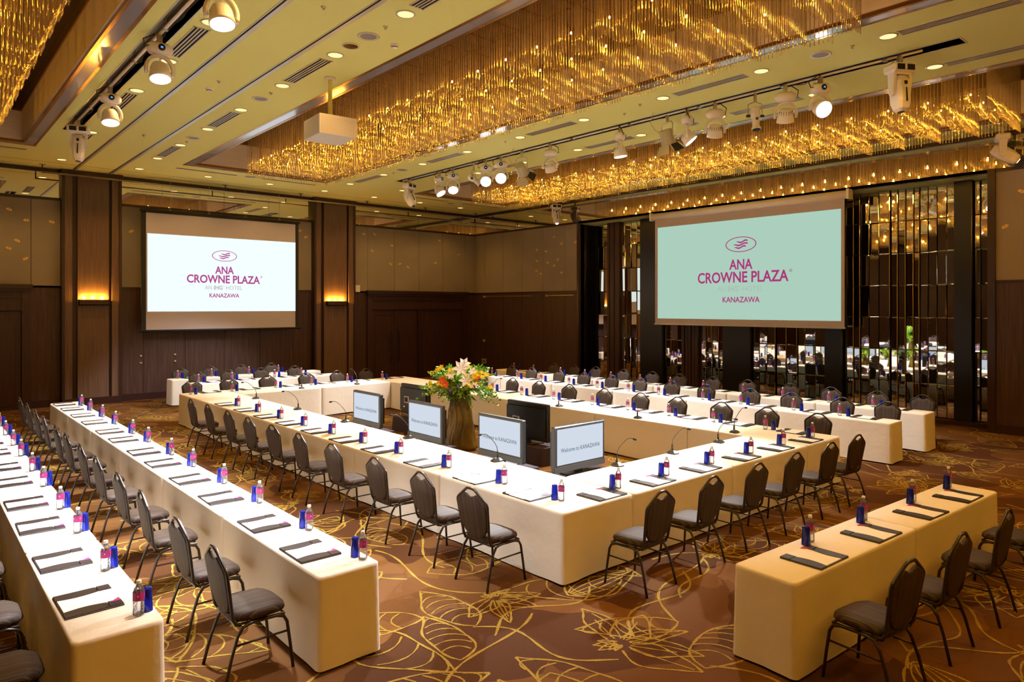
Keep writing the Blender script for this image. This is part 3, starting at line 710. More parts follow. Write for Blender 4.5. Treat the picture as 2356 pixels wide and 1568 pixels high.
def arc_pts(r, a0, a1, n, plane='xz'):
    return [(r*math.cos(a0+(a1-a0)*i/n), 0, r*math.sin(a0+(a1-a0)*i/n)) for i in range(n+1)]
def wash(x, y, rz, tilt, lit, label, far=False):
    """moving wash light: base box, ring yoke and a bell-shaped head; tilt = rotation of the head about the yoke axis (0 = straight down)"""
    t = thing('moving_head_light', (x, y, 6.29), rz, label, 'stage light')
    MB().box(-0.03, 0.03, -0.03, 0.03, -0.10, 0.03).box(-0.10, 0.10, -0.02, 0.02, -0.11, -0.09).build('clamp', M['steel'], t)
    MB().lathe([(0.06, -0.26), (0.11, -0.245), (0.135, -0.20), (0.135, -0.15), (0.11, -0.115), (0.03, -0.11)], 16, Matrix.Diagonal((1.25, 0.85, 1, 1))).build('base', M['metalwhite'], t, True)
    d = MB().lathe([(0.045, 0), (0.045, 0.02), (0.035, 0.024)], 16, Matrix.Translation((0, -0.098, -0.18)) @ Matrix.Rotation(R(90), 4, 'X')).build('display_ring', M['black'], t, True)
    MB().box(-0.014, 0.014, -0.126, -0.121, -0.192, -0.170).build('display', M['display'], d)
    # yoke: a flattened horseshoe
    rs = []
    zc = -0.455
    for i in range(17):
        a = R(200)-R(220)*i/16; rr = 0.168
        cx_, cz_ = rr*math.cos(a), zc+rr*1.12*math.sin(a)
        hw, th = 0.034-0.010*abs(math.cos(a)), 0.020
        nx, nz = math.cos(a), math.sin(a)
        rs.append([(cx_-nx*th, -hw, cz_-nz*th), (cx_+nx*th, -hw, cz_+nz*th), (cx_+nx*th, hw, cz_+nz*th), (cx_-nx*th, hw, cz_-nz*th)])
    MB().rings(rs).build('yoke', M['metalwhite'], t, True)
    h = thing('head', (0, 0, zc-0.02)); h.parent = t; h.rotation_euler = (tilt, 0, 0)
    del h
    hp = Matrix.Translation((0, 0, zc-0.02)) @ Matrix.Rotation(tilt, 4, 'X')
    hd = MB().lathe([(0.03, 0.11), (0.09, 0.10), (0.115, 0.05), (0.125, -0.02), (0.138, -0.09), (0.138, -0.115), (0.128, -0.118)], 24, hp, True, False).build('head_shell', M['metalwhite'], t, True)
    MB().lathe([(0.129, -0.112), (0.128, -0.114)], 24, hp, False, True).build('lens', M['lens'] if lit else M['silver'], hd)
    fins = MB()
    for k in range(7):
        a = R(-60+20*k); fins.box(-0.003, 0.003, 0.10, 0.120, -0.01, 0.07, hp @ Matrix.Rotation(a, 4, 'Z'))
    fins.build('cooling_fins', M['blackmatte'], hd)
    MB().cyl((0.15, 0, zc-0.02), 0.02, 0.01, 10).box(0.145, 0.172, -0.022, 0.022, zc-0.05, zc+0.02).box(-0.172, -0.145, -0.022, 0.022, zc-0.05, zc+0.02).build('pivot', M['metalwhite'], t)
    MB().tube([(-0.10, -0.05, -0.16), (-0.19, -0.05, -0.18), (-0.20, 0, -0.08), (-0.06, 0.02, 0.02)], 0.008, 5).build('power_cable', M['black'], t, True)
    return t
# head direction is -Z local tilted about X: positive tilt swings the lens toward +Y local
def clean_heads():
    for o in [o for o in bpy.data.objects if o.name.startswith('head') and o.type == 'EMPTY']: bpy.data.objects.remove(o)
VIEW = -YAW
wash(RAIL_R, 15.49, VIEW+R(60), R(-35), True, 'lit wash light second from the far end of the right rail')
wash(RAIL_R, 14.86, VIEW+R(10), R(-40), True, 'lit wash light third from the far end of the right rail, glaring left')
wash(RAIL_R, 13.48, VIEW+R(0), R(-62), True, 'lit wash light facing the camera, left of two glaring together')
wash(RAIL_R, 12.90, VIEW+R(0), R(-62), True, 'lit wash light facing the camera, right of two glaring together')
wash(RAIL_R, 11.19, VIEW+R(150), R(-30), False, 'unlit wash light turned away, between barn-door lamp and upright wash light')
wash(RAIL_R, 9.17, VIEW+R(90), R(-8), True, 'lit wash light pointing straight down, alone in the middle of the right rail')
wash(RAIL_R, 7.56, VIEW+R(75), R(-40), True, 'lit wash light tilted left just right of the cream barn-door lamp')
wash(RAIL_R, 6.97, VIEW+R(175), R(-25), False, 'unlit wash light with dark fins, left of the small zoom spot')
wash(RAIL_R, 5.65, VIEW+R(165), R(-25), False, 'unlit wash light with dark fins, right of the small zoom spot')
wash(RAIL_R, 5.07, VIEW+R(8), R(-60), True, 'large lit wash light facing the camera near the right end of the rail')
for yy, lb in ((13.1, 'lit wash light on the left rail, farthest of the three lit ones'), (10.15, 'lit wash light on the left rail, middle of the three lit ones'), (7.75, 'lit wash light cut by the top edge of the photo')):
    wash(RAIL_L, yy, VIEW+R(40), R(-16), True, lb)
# profile moving heads
def profile_head(x, y, z, rz, tilt, label, lit=False):
    t = thing('profile_spotlight', (x, y, z), rz, label, 'stage light')
    MB().box(-0.03, 0.03, -0.03, 0.03, -0.10, 0.06).box(-0.13, 0.13, -0.02, 0.02, -0.12, -0.09).build('clamp', M['steel'], t)
    MB().bevbox(-0.19, 0.19, -0.13, 0.13, -0.25, -0.12, 0.03).build('base', M['metalwhite'], t)
    MB().box(-0.14, -0.02, -0.136, -0.129, -0.23, -0.15).box(0.02, 0.14, -0.136, -0.129, -0.23, -0.15).build('display_panel', M['black'], t)
    yk = MB()
    for s_ in (-1, 1):
        yk.rings([[(s_*0.125-0.02, -w, z_), (s_*0.125+0.02, -w, z_), (s_*0.125+0.02, w, z_), (s_*0.125-0.02, w, z_)] for z_, w in ((-0.25, 0.07), (-0.45, 0.06), (-0.56, 0.045), (-0.58, 0.02))])
    yk.box(-0.14, 0.14, -0.07, 0.07, -0.28, -0.24); yk.build('yoke', M['metalwhite'], t)
    hp = Matrix.Translation((0, 0, -0.50)) @ Matrix.Rotation(tilt, 4, 'X')
    sq = lambda w, d, z_, c=0.35: [(-w, -d*(1-c), z_), (-w*(1-c), -d, z_), (w*(1-c), -d, z_), (w, -d*(1-c), z_), (w, d*(1-c), z_), (w*(1-c), d, z_), (-w*(1-c), d, z_), (-w, d*(1-c), z_)]
    hd = MB().rings([sq(0.07, 0.08, 0.20), sq(0.10, 0.12, 0.12), sq(0.105, 0.135, 0), sq(0.10, 0.125, -0.18), sq(0.08, 0.095, -0.28), sq(0.055, 0.055, -0.32)], True, True, hp).build('head_shell', M['metalwhite'], t)
    MB().box(-0.008, 0.008, -0.142, -0.118, -0.20, 0.0, hp).box(-0.02, 0.02, -0.142, -0.10, 0.05, 0.10, hp).build('dark_inlay', M['black'], hd)
    MB().lathe([(0.05, -0.321), (0.045, -0.326)], 16, hp, False, True).build('lens', M['lens'] if lit else M['black'], hd)
    return t
profile_head(RAIL_R, 3.9, 6.31, VIEW+R(10), R(-5), 'big unlit spotlight hanging straight down at the right end of the rail')
profile_head(RAIL_R, 16.97, 6.31, VIEW+R(55), R(-32), 'slanted white spotlight at the far end of the right rail')
profile_head(RAIL_L, 15.85, 6.31, VIEW+R(25), R(-10), 'unlit bulky spotlight at the far end of the left rail')
profile_head(16.85, 4.05, 6.28, VIEW+R(60), R(-55), 'small lit spotlight in front of the right mirror band, right edge', True)
profile_head(16.85, 16.9, 6.28, VIEW+R(10), R(-25), 'small spotlight in front of the right mirror band, far end', True)
# fresnels with barn doors
def fresnel(y, rz, tilt, label):
    t = thing('barn_door_lamp', (RAIL_R, y, 6.29), rz, label, 'stage light')
    MB().box(-0.02, 0.02, -0.02, 0.02, -0.12, 0.04).tube([(-0.15, 0, -0.42), (-0.15, 0, -0.16), (-0.11, 0, -0.12), (0.11, 0, -0.12), (0.15, 0, -0.16), (0.15, 0, -0.42)], 0.010, 6).build('yoke', M['steel'], t)
    hp = Matrix.Translation((0, 0, -0.42)) @ Matrix.Rotation(tilt, 4, 'X')
    cream = MCREAM
    bd = MB().lathe([(0.09, 0.16), (0.125, 0.15), (0.13, -0.02), (0.14, -0.10), (0.135, -0.13)], 14, hp, True, False).build('housing', cream, t)
    MB().lathe([(0.125, -0.115), (0.03, -0.095)], 16, hp, False, True).build('lens', M['silver'], bd, True)
    for k in range(4):
        m2 = hp @ Matrix.Translation((0, 0, -0.13)) @ Matrix.Rotation(R(90*k), 4, 'Z') @ Matrix.Translation((0, 0.135, 0)) @ Matrix.Rotation(R(35), 4, 'X')
        w0, w1 = (0.13, 0.17) if k % 2 == 0 else (0.09, 0.12)
        MB().add([m2 @ Vector(p) for p in ((-w0, 0, 0), (w0, 0, 0), (w1, 0, -0.18), (-w1, 0, -0.18), (-w0, 0.006, 0), (w0, 0.006, 0), (w1, 0.006, -0.18), (-w1, 0.006, -0.18))],
                 [(0, 1, 2, 3), (4, 7, 6, 5), (0, 4, 5, 1), (1, 5, 6, 2), (2, 6, 7, 3), (3, 7, 4, 0)]).build('barn_door', cream if k != 1 else M['black'], t, fixn=True)
    MB().tube([(0.05, 0.05, -0.35), (0.22, 0.1, -0.25), (0.25, 0.2, -0.1), (0.0, 0.35, 0.02)], 0.006, 5).build('power_cable', cream, t, True)
MCREAM = mat('cream_metal', (0.52, 0.46, 0.30), 0.35)
fresnel(12.15, VIEW+R(150), R(-50), 'cream barn-door lamp with one black flap, right of the two glaring wash lights')
fresnel(8.01, VIEW+R(120), R(-22), 'cream barn-door lamp hanging left of a lit tilted wash light')
# zoom spots
def zoom_spot(y, rz, tilt, label):
    t = thing('zoom_spotlight', (RAIL_R, y, 6.29), rz, label, 'stage light')
    MB().box(-0.02, 0.02, -0.02, 0.02, -0.14, 0.04).tube([(-0.12, 0, -0.38), (-0.12, 0, -0.18), (0, 0, -0.13), (0.12, 0, -0.18), (0.12, 0, -0.38)], 0.008, 6).build('yoke', M['steel'], t)
    hp = Matrix.Translation((0, 0, -0.38)) @ Matrix.Rotation(tilt, 4, 'X')
    hd = MB().lathe([(0.05, 0.16), (0.085, 0.13), (0.09, 0.02), (0.075, -0.02), (0.06, -0.05), (0.06, -0.20), (0.075, -0.21), (0.075, -0.25)], 16, hp).build('barrel', M['metalwhite'], t)
    kn = MB()
    for s_ in (-1, 1): kn.box(s_*0.12-0.03, s_*0.12+0.03, -0.02, 0.02, -0.40, -0.36)
    kn.box(-0.015, 0.015, -0.10, -0.06, -0.46, -0.42); kn.build('knob', M['black'], t)
    MB().lathe([(0.07, -0.251), (0.06, -0.255)], 12, hp, False, True).build('lens', M['black'], hd)
zoom_spot(6.19, VIEW, R(-12), 'small white zoom spot with black knobs between two finned wash lights')
zoom_spot(13.97, VIEW+R(70), R(-50), 'small slanted zoom spot half hidden left of the glaring pair')

# ceiling projector box -------------------------------------------
pj = thing('projector_box', (5.16, 10.29, 5.33), R(-4), 'white perforated projector housing hanging from a ceiling pole', 'projector')
MB().bevbox(-0.31, 0.31, -0.33, 0.33, 0, 0.31, 0.006).build('housing', mat('box_white', (0.66, 0.62, 0.58), 0.5, bump=(120, 0.2)), pj)
mb = MB()
for i in range(10):
    for j in range(6): mb.box(-0.312, -0.3105, -0.28+i*0.058, -0.26+i*0.058, 0.04+j*0.04, 0.055+j*0.04)
for i in range(18):
    for j in range(8): mb.box(-0.28+i*0.031, -0.268+i*0.031, -0.3325, -0.3305, 0.03+j*0.031, 0.040+j*0.031)
o = mb.build('perforations', M['screenwhite'], pj); o['kind'] = 'stuff'
MB().cyl((0, 0, 0.31), 0.035, CEIL-5.33-0.31, 12).build('pole', M['ceiling'], pj, True)
MB().lathe([(0.08, 0.95), (0.09, 0.97), (0.09, 0.99)], 16).build('ceiling_flange', M['metalwhite'], pj, True)

# hanging tube along the far wall
tb = thing('hanging_tube', (0, 21.4, 6.12), 0, 'long pale tube hung under the ceiling along the far wall', 'tube')
MB().tube([(2.7, 0, 0), (17.1, 0, 0)], 0.022, 8).build('tube_rod', M['steel'], tb, True)
for x in (2.72, 7.32, 9.7, 12.12, 14.54, 16.9): MB().box(x-0.012, x+0.012, -0.012, 0.012, 0, 0.20).box(x-0.07, x+0.07, -0.02, 0.02, 0.19, 0.20).build('hanger', M['darkwood'], tb)

# ================================================================== SCREENS
def text_mesh(body, size, mname, sx=1.0, space=1.0, bold=0.0, ext=0.002):
    cu = bpy.data.curves.new('text', 'FONT'); cu.body = body; cu.size = size; cu.align_x = 'CENTER'; cu.align_y = 'CENTER'
    cu.extrude = ext; cu.space_character = space; cu.offset = bold; cu.resolution_u = 3
    ob = bpy.data.objects.new('text', cu); COL.objects.link(ob)
    bpy.context.view_layer.update()
    me = bpy.data.meshes.new_from_object(ob.evaluated_get(bpy.context.evaluated_depsgraph_get()))
    bpy.data.objects.remove(ob); me.materials.clear(); me.materials.append(M[mname])
    for v in me.vertices: v.co.x *= sx
    return me
def place_text(name, me, parent, x, z, y, wid=None, hf=1.0):
    if wid:
        xs = [v.co.x for v in me.vertices]; cx_ = (max(xs)+min(xs))/2; f = wid/(max(xs)-min(xs))
        for v in me.vertices: v.co.x = (v.co.x-cx_)*f
    zs = [v.co.y for v in me.vertices]; cz_ = (max(zs)+min(zs))/2
    for v in me.vertices: v.co.y = (v.co.y-cz_)*hf
    return inst(name, me, parent, (x, y, z), (R(90), 0, 0))
def logo(parent, s, mg, gr, y, cx, z):
    """z: emblem centre; s: scale; local x right, z up, drawn at local y"""
    el = MB(); n = 40; a, b = 0.375*s, 0.17*s; t = 0.022*s
    o_ = [(a*math.cos(2*PI*i/n), b*math.sin(2*PI*i/n)) for i in range(n)]; i_ = [((a-t)*math.cos(2*PI*i/n), (b-t*0.8)*math.sin(2*PI*i/n)) for i in range(n)]
    el.add([(cx+p[0], y, z+p[1]) for p in o_]+[(cx+p[0], y, z+p[1]) for p in i_]+[(cx+p[0], y-0.002, z+p[1]) for p in o_]+[(cx+p[0], y-0.002, z+p[1]) for p in i_],
           [(2*n+i, 2*n+(i+1) % n, 3*n+(i+1) % n, 3*n+i) for i in range(n)]+[(i, n+i, n+(i+1) % n, (i+1) % n) for i in range(n)])
    el.build('emblem_oval', M[mg], parent)
    wv = MB()
    for k in range(3):
        zc = z+(1-k)*0.062*s-0.002*s; xa, xb = ((-0.10, 0.165), (-0.175, 0.170), (-0.150, 0.125))[k]; N = 18; top = []; bot = []
        for i in range(N+1):
            u = i/N; xx = cx+(xa+(xb-xa)*u)*s
            zz = zc+(0.016*math.cos(2*PI*u/0.80)+0.030*(u-0.5))*s
            th = 0.0165*s*(0.4+0.6*min(1, u*4)); top.append((xx, y-0.001, zz+th)); bot.append((xx, y-0.001, zz-th))
        wv.add(top+bot, [(i, i+1, N+2+i, N+1+i) for i in range(N)])
    wv.build('emblem_waves', M[mg], parent)
    place_text('lettering_ana', text_mesh('ANA', 0.30*s, mg, bold=0.007), parent, cx, z-0.44*s, y, 0.565*s, 1.05)
    place_text('lettering_crowne_plaza', text_mesh('CROWNE PLAZA', 0.30*s, mg, bold=0.007), parent, cx+0.0*s, z-0.72*s, y, 2.20*s, 1.12)
    place_text('registered_mark', text_mesh('\u00ae', 0.09*s, mg), parent, cx+1.15*s, z-0.62*s, y)
    place_text('lettering_an', text_mesh('AN', 0.17*s, gr), parent, cx-0.48*s, z-0.98*s, y, 0.20*s)
    place_text('lettering_ihg', text_mesh('IHG', 0.17*s, gr, bold=0.006), parent, cx-0.19*s, z-0.98*s, y, 0.26*s)
    place_text('registered_mark', text_mesh('\u00ae', 0.05*s, gr), parent, cx-0.03*s, z-0.93*s, y)
    place_text('lettering_hotel', text_mesh('HOTEL', 0.17*s, gr), parent, cx+0.29*s, z-0.98*s, y, 0.50*s)
    place_text('lettering_kanazawa', text_mesh('KANAZAWA', 0.175*s, mg, bold=0.003), parent, cx+0.0*s, z-1.22*s, y, 0.90*s)
# screen on the far wall (local: x right, y away from viewer)
S1 = thing('projection_screen', (0, 21.55, 0), 0, 'black-framed projection screen hanging on the far wall between pillars', 'projection screen')
k1 = 21.55/22.0
def s1(x, z): return x*k1, CAMZ+(z-CAMZ)*k1
x0, zt = s1(5.24, 5.41); x1, zb = s1(9.84, 1.97)
MB().box(x0, x1, 0.0, 0.02, zb, zt).build('canvas', M['screenwhite'], S1)
MB().box(x0-0.07, x0+0.05, -0.012, 0.03, zb, zt).box(x1-0.05, x1+0.05, -0.012, 0.03, zb, zt).box(x0-0.06, x1+0.04, -0.012, 0.03, zt-0.03, zt+0.04).build('black_border', M['blackmatte'], S1)
MB().tube([(x0-0.12, 0.01, zb-0.01), (x1+0.12, 0.01, zb-0.01)], 0.035, 8).build('bottom_bar', M['blackmatte'], S1, True)
MB().tube([(x0-0.10, 0.01, zt+0.03), (x1+0.10, 0.01, zt+0.03)], 0.03, 8).build('top_bar', M['blackmatte'], S1, True)
ix0, iz1 = s1(5.33, 4.78); ix1, iz0 = s1(9.79, 2.52)
MB().box(ix0, ix1, -0.006, -0.002, iz0, iz1).build('projected_picture', M['proj1'], S1)
logo(S1, 1.0*k1, 'logo1', 'logogrey1', -0.009, 7.50*k1, CAMZ+(4.225-CAMZ)*k1)
for x in (5.95, 7.05, 8.15, 9.25):
    MB().cyl((x*k1, 0.01, zt+0.05), 0.004, CEIL-zt-0.05, 5).tube([(x*k1+0.035*math.cos(a), 0.01, zt+0.07+0.035*math.sin(a)) for a in [2*PI*i/10 for i in range(10)]], 0.005, 5, True).build('hanging_wire', M['steel'], S1)
# screen in front of the mirrored niche
S2 = thing('projection_screen', (17.20, 0, 0), R(-90), 'white roller projection screen with mint picture before the mirrored niche', 'projection screen')
# local x = -Y world ; local y = +X
MB().box(-13.0, -7.36, 0, 0.02, 2.16, 5.30).build('canvas', M['screenwhite'], S2)
MB().box(-12.90, -7.44, -0.006, -0.002, 2.31, 5.045).build('projected_picture', M['proj2'], S2)
MB().box(-13.02, -7.34, -0.015, 0.03, 2.12, 2.165).build('bottom_bar', M['steel'], S2)
MB().rings([[(x, 0.02+0.10*math.cos(a), 5.38+0.105*math.sin(a)) for a in [2*PI*i/14 for i in range(14)]] for x in (-13.10, -7.28)]).build('roller_case', M['metalwhite'], S2, True)
MB().box(-13.14, -13.10, -0.10, 0.14, 5.26, 5.50).box(-7.28, -7.22, -0.10, 0.14, 5.26, 5.50).build('end_cap', M['metalwhite'], S2)
logo(S2, 1.235, 'logo2', 'logogrey2', -0.009, -10.13, 4.36)

# ================================================================== TABLES
def cloth_mesh(L, W, H, seed, flare=0.006, ends=(1, 1), floor_gap=0.02):
    """draped rectangular cloth, local x along L, y along W, origin at the floor centre"""
    rd = random.Random(seed); rc = 0.035
    # perimeter parameterisation with rounded corners
    per = []
    def seg(x0, y0, x1, y1, n):
        for i in range(n): per.append((x0+(x1-x0)*i/n, y0+(y1-y0)*i/n))
    nl, nw = max(12, int(L/0.07)), max(5, int(W/0.08))
    seg(-L/2+rc, -W/2, L/2-rc, -W/2, nl)
    for i in range(3): a = R(-90+30*i); per.append((L/2-rc+rc*math.cos(a), -W/2+rc+rc*math.sin(a)))
    seg(L/2, -W/2+rc, L/2, W/2-rc, nw)
    for i in range(3): a = R(0+30*i); per.append((L/2-rc+rc*math.cos(a), W/2-rc+rc*math.sin(a)))
    seg(L/2-rc, W/2, -L/2+rc, W/2, nl)
    for i in range(3): a = R(90+30*i); per.append((-L/2+rc+rc*math.cos(a), W/2-rc+rc*math.sin(a)))
    seg(-L/2, W/2-rc, -L/2, -W/2+rc, nw)
    for i in range(3): a = R(180+30*i); per.append((-L/2+rc+rc*math.cos(a), -W/2+rc+rc*math.sin(a)))
    n = len(per); ph = [rd.uniform(0, 6.28) for _ in range(6)]
    def disp(i, t):   # outward displacement at depth t (0 top .. 1 bottom)
        u = 2*PI*i/n
        x, y = per[i]; s = x*2.2+y*3.1
        wv = 0.45*math.sin(s*2.3+ph[0])+0.35*math.sin(s*4.9+ph[1])+0.2*math.sin(s*9.7+ph[2]+2*t)
        cd = min(abs(abs(x)-L/2)+abs(abs(y)-W/2), 0.3)/0.3
        return flare*t+0.008*wv*t**1.4+0.012*(1-cd)*t
    rs = []
    top_in = [(x*(1-0.012/(L/2)) if True else x, y*(1-0.012/(W/2)), H) for x, y in per]
    rs.append(top_in)
    for t in (0.0, 0.03, 0.12, 0.3, 0.5, 0.7, 0.88, 1.0):
        z = (H-0.010)*(1-t)+floor_gap*t if t > 0 else H-0.008
        ring = []
        for i, (x, y) in enumerate(per):
            d = disp(i, t); l = math.hypot(*( (x/(L/2))**9, (y/(W/2))**9)) or 1
            nx = (abs(x)/(L/2))**9*(1 if x > 0 else -1); ny = (abs(y)/(W/2))**9*(1 if y > 0 else -1)
            q = math.hypot(nx, ny) or 1
            e = ends[1] if x > 0 else ends[0]; nx *= (0.02 if not e else 1); d *= (1 if e or abs(x) < L/2-0.12 else 0.25)
            zz = z+(0.006*math.sin(x*5+ph[3])+0.004*math.sin(y*9+ph[4]) if t == 1.0 else 0)
            ring.append((x+nx/q*d, y+ny/q*d, zz))
        rs.append(ring)
    return MB().rings(rs, True, False)
def table(cx, cy, L, W, rz, label, legs=False, seed=0, H=0.70, group='cloth-covered conference tables', ends=(1, 1)):
    t = thing('conference_table', (cx, cy, 0), rz, label, 'table', group)
    rs = cloth_mesh(L-0.008, W, H, seed, ends=ends)
    me = rs.mesh('tablecloth', M['cloth'], True)
    o = inst('tablecloth', me, t)
    # flip: top cap faces up
    MB().box(-L/2+0.04, L/2-0.04, -W/2+0.03, W/2-0.03, H-0.035, H-0.012).build('tabletop', M['wood'], t)
    if legs:
        for sx in (-1, 1):
            for sy in (-1, 1):
                MB().tube([(sx*(L/2-0.16), sy*(W/2-0.07), 0), (sx*(L/2-0.22), sy*(W/2-0.08), H-0.04)], 0.013, 6).build('leg', M['steel'], t, True)
    return t
def crease(t, L, W, H=0.70): pass
rowspecs = []
def row(n, fixed, a, b, across, width, axis, phr, legsfirst=False):
    """n tables from a to b along axis ('y' or 'x'); fixed centre coordinate on the other axis"""
    s = (b-a)/n
    for k in range(n):
        c = a+(k+0.5)*s
        lb = '%s white-clothed table from the camera in the %s' % (ORD[k], phr)
        if axis == 'y': table(across, c, s, width, R(90), lb, legs=(k == 0 and legsfirst), seed=(n*31+k*7+int(across*10)) % 1000, ends=(k == 0, k == n-1))
        else: table(c, across, s, width, 0, lb.replace('from the camera', 'from the left'), seed=int(across*10)+k, ends=(k == 0 and across > 17, k == n-1 and across > 17))
row(6, 0, 4.70, 16.75, 0.99, 0.50, 'y', 'outermost left row')
row(6, 0, 4.68, 16.75, 2.51, 0.50, 'y', 'second row from the left', True)
row(6, 0, 4.62, 16.74, 5.22, 1.04, 'y', 'left side of the hollow square')
row(6, 0, 4.62, 16.74, 10.14, 1.04, 'y', 'right side of the hollow square')
row(2, 0, 5.745, 9.615, 5.12, 1.0, 'x', 'near side of the hollow square')
row(2, 0, 5.745, 9.615, 16.24, 1.0, 'x', 'far side of the hollow square')
row(6, 0, 4.56, 16.72, 12.71, 0.50, 'y', 'first row right of the square')
row(6, 0, 4.54, 16.72, 14.25, 0.52, 'y', 'rearmost right row before the mirrors')
row(2, 0, 5.48, 9.65, 18.73, 0.50, 'x', 'nearer short row under the far screen')
row(2, 0, 5.42, 9.70, 20.18, 0.50, 'x', 'farther short row under the far screen')
T5A = R(-3.3)
def t5(u, v):   # along, across in the lone table's frame
    return 6.74+u*math.cos(T5A)-v*math.sin(T5A), 2.50+u*math.sin(T5A)+v*math.cos(T5A)
for k, u in enumerate((-1.0, 1.0)):
    x, y = t5(u, 0); table(x, y, 2.0, 0.50, T5A, '%s white-clothed table of the lone row at the right foreground' % ['left-hand', 'right-hand'][k], legs=True, seed=50+k, ends=(k == 0, k == 1))

# ================================================================== CHAIR
def make_chair():
    t = thing('banquet_chair')
    # seat cushion, front towards +y
    def outline(z, k, kf=0.0):
        p = []
        w_, d0, d1 = 0.215*k, -0.19*k, 0.225*k
        for i in range(28):
            a = 2*PI*i/28; cx_, sy_ = math.cos(a), math.sin(a)
            e = 0.55 if sy_ > 0 else 0.42
            x = w_*(1 if cx_ >= 0 else -1)*abs(cx_)**e*(0.93 if sy_ < 0 else 1.0); y = (d1 if sy_ > 0 else -d0)*(1 if sy_ >= 0 else -1)*abs(sy_)**e
            p.append((x, y, z-0.02*max(0, (y-0.12)/0.1)*kf))
        return p
    MB().rings([outline(0.415, 0.90), outline(0.42, 0.98), outline(0.445, 1.0, 1), outline(0.470, 0.97, 1), outline(0.484, 0.86, 1), outline(0.490, 0.6, .6), outline(0.492, 0.25)]).build('seat', M['chairfabric'], t, True)
    MB().tube([(-0.19, -0.17, 0.408), (0.19, -0.17, 0.408), (0.20, 0.18, 0.400), (-0.20, 0.18, 0.400)], 0.011, 5, True).build('seat_frame', M['frame'], t)
    # back: leaning plane y = yb(z)
    def yb(z): return -0.185-0.075*(z-0.44)/0.49
    bo = [(0.192, 0.50), (0.204, 0.62), (0.216, 0.74), (0.220, 0.785), (0.214, 0.808), (0.195, 0.826), (0.13, 0.873), (0.075, 0.912), (0.048, 0.927), (0, 0.931)]
    path = [(-x, yb(z), z) for x, z in bo]; path = path[:-1]+[(x, yb(z), z) for x, z in reversed(bo)]
    low = [(0.188, -0.187, 0.45), (0.190, -0.165, 0.415), (0.195, -0.13, 0.400)]
    full = [(-x, y, z) for x, y, z in reversed(low)]+path+[(x, y, z) for x, y, z in low]
    MB().tube(full, 0.0135, 6).build('back_frame', M['frame'], t, True)
    pad = [(0.0, 0.450), (0.05, 0.453), (0.10, 0.470), (0.145, 0.505), (0.178, 0.555), (0.190, 0.62), (0.201, 0.70), (0.207, 0.77), (0.203, 0.798), (0.180, 0.820), (0.130, 0.856), (0.085, 0.882), (0.062, 0.874), (0.035, 0.858), (0.0, 0.852)]
    pts = pad+[(-x, z) for x, z in reversed(pad[1:-1])]
    def ringp(off, k):
        return [(x*k, yb(z)+off, 0.66+(z-0.66)*k) for x, z in pts]
    MB().rings([ringp(-0.016, 0.93), ringp(-0.012, 1.0), ringp(0.008, 1.0), ringp(0.022, 0.93), ringp(0.028, 0.7)]).build('backrest', M['chairfabric'], t, True, fixn=True)
    for sx in (-1, 1):
        MB().tube([(sx*0.235, 0.235, 0.0), (sx*0.222, 0.215, 0.20), (sx*0.212, 0.198, 0.34), (sx*0.208, 0.175, 0.382), (sx*0.205, 0.12, 0.398), (sx*0.203, 0.0, 0.400)], 0.0125, 6).build('leg', M['frame'], t, True)
        MB().tube([(sx*0.235, -0.255, 0.0), (sx*0.222, -0.205, 0.20), (sx*0.212, -0.16, 0.33), (sx*0.207, -0.12, 0.385), (sx*0.204, -0.06, 0.400), (sx*0.203, 0.0, 0.400)], 0.0125, 6).build('leg', M['frame'], t, True)
        MB().tube([(sx*0.216, 0.208, 0.27), (sx*0.216, -0.185, 0.27)], 0.008, 5).build('stretcher', M['frame'], t, True)
    return t
def make_bottle():
    t = thing('water_bottle')
    def sq(r, z, c):   # faceted square with cut corners
        p = []
        for k in range(4):
            a = R(45+90*k)
            for d in (-c, c): p.append((r*math.cos(a+d), r*math.sin(a+d), z))
        return p
    MB().rings([sq(0.024, 0.002, .5), sq(0.033, 0.008, .45), sq(0.034, 0.020, .42), sq(0.033, 0.060, .42), sq(0.034, 0.10, .40), sq(0.034, 0.150, .40), sq(0.028, 0.172, .42), sq(0.0145, 0.192, .39), sq(0.0135, 0.203, .39)]).build('bottle_body', M['bottle'], t)
    lb = MB().rings([sq(0.0352, 0.098, .40), sq(0.0352, 0.152, .40)], False, False).build('wrap_label', M['magenta'], t)
    cr = MB()
    for a in (0, 90, 180, 270):
        m_ = Matrix.Rotation(R(a), 4, 'Z'); d = 0.0352*math.cos(R(45)-0.40)+0.0006
        cr.add([m_ @ Vector(p) for p in ((d, 0, 0.138), (d, -0.006, 0.122), (d, 0, 0.126), (d, 0.006, 0.122))], [(0, 1, 2, 3)])
    cr.build('crest', M['crest'], lb)
    MB().lathe([(0.0155, 0.200), (0.0158, 0.203), (0.0158, 0.218), (0.0145, 0.221)], 12).build('cap', M['cap'], t, True)
    return t
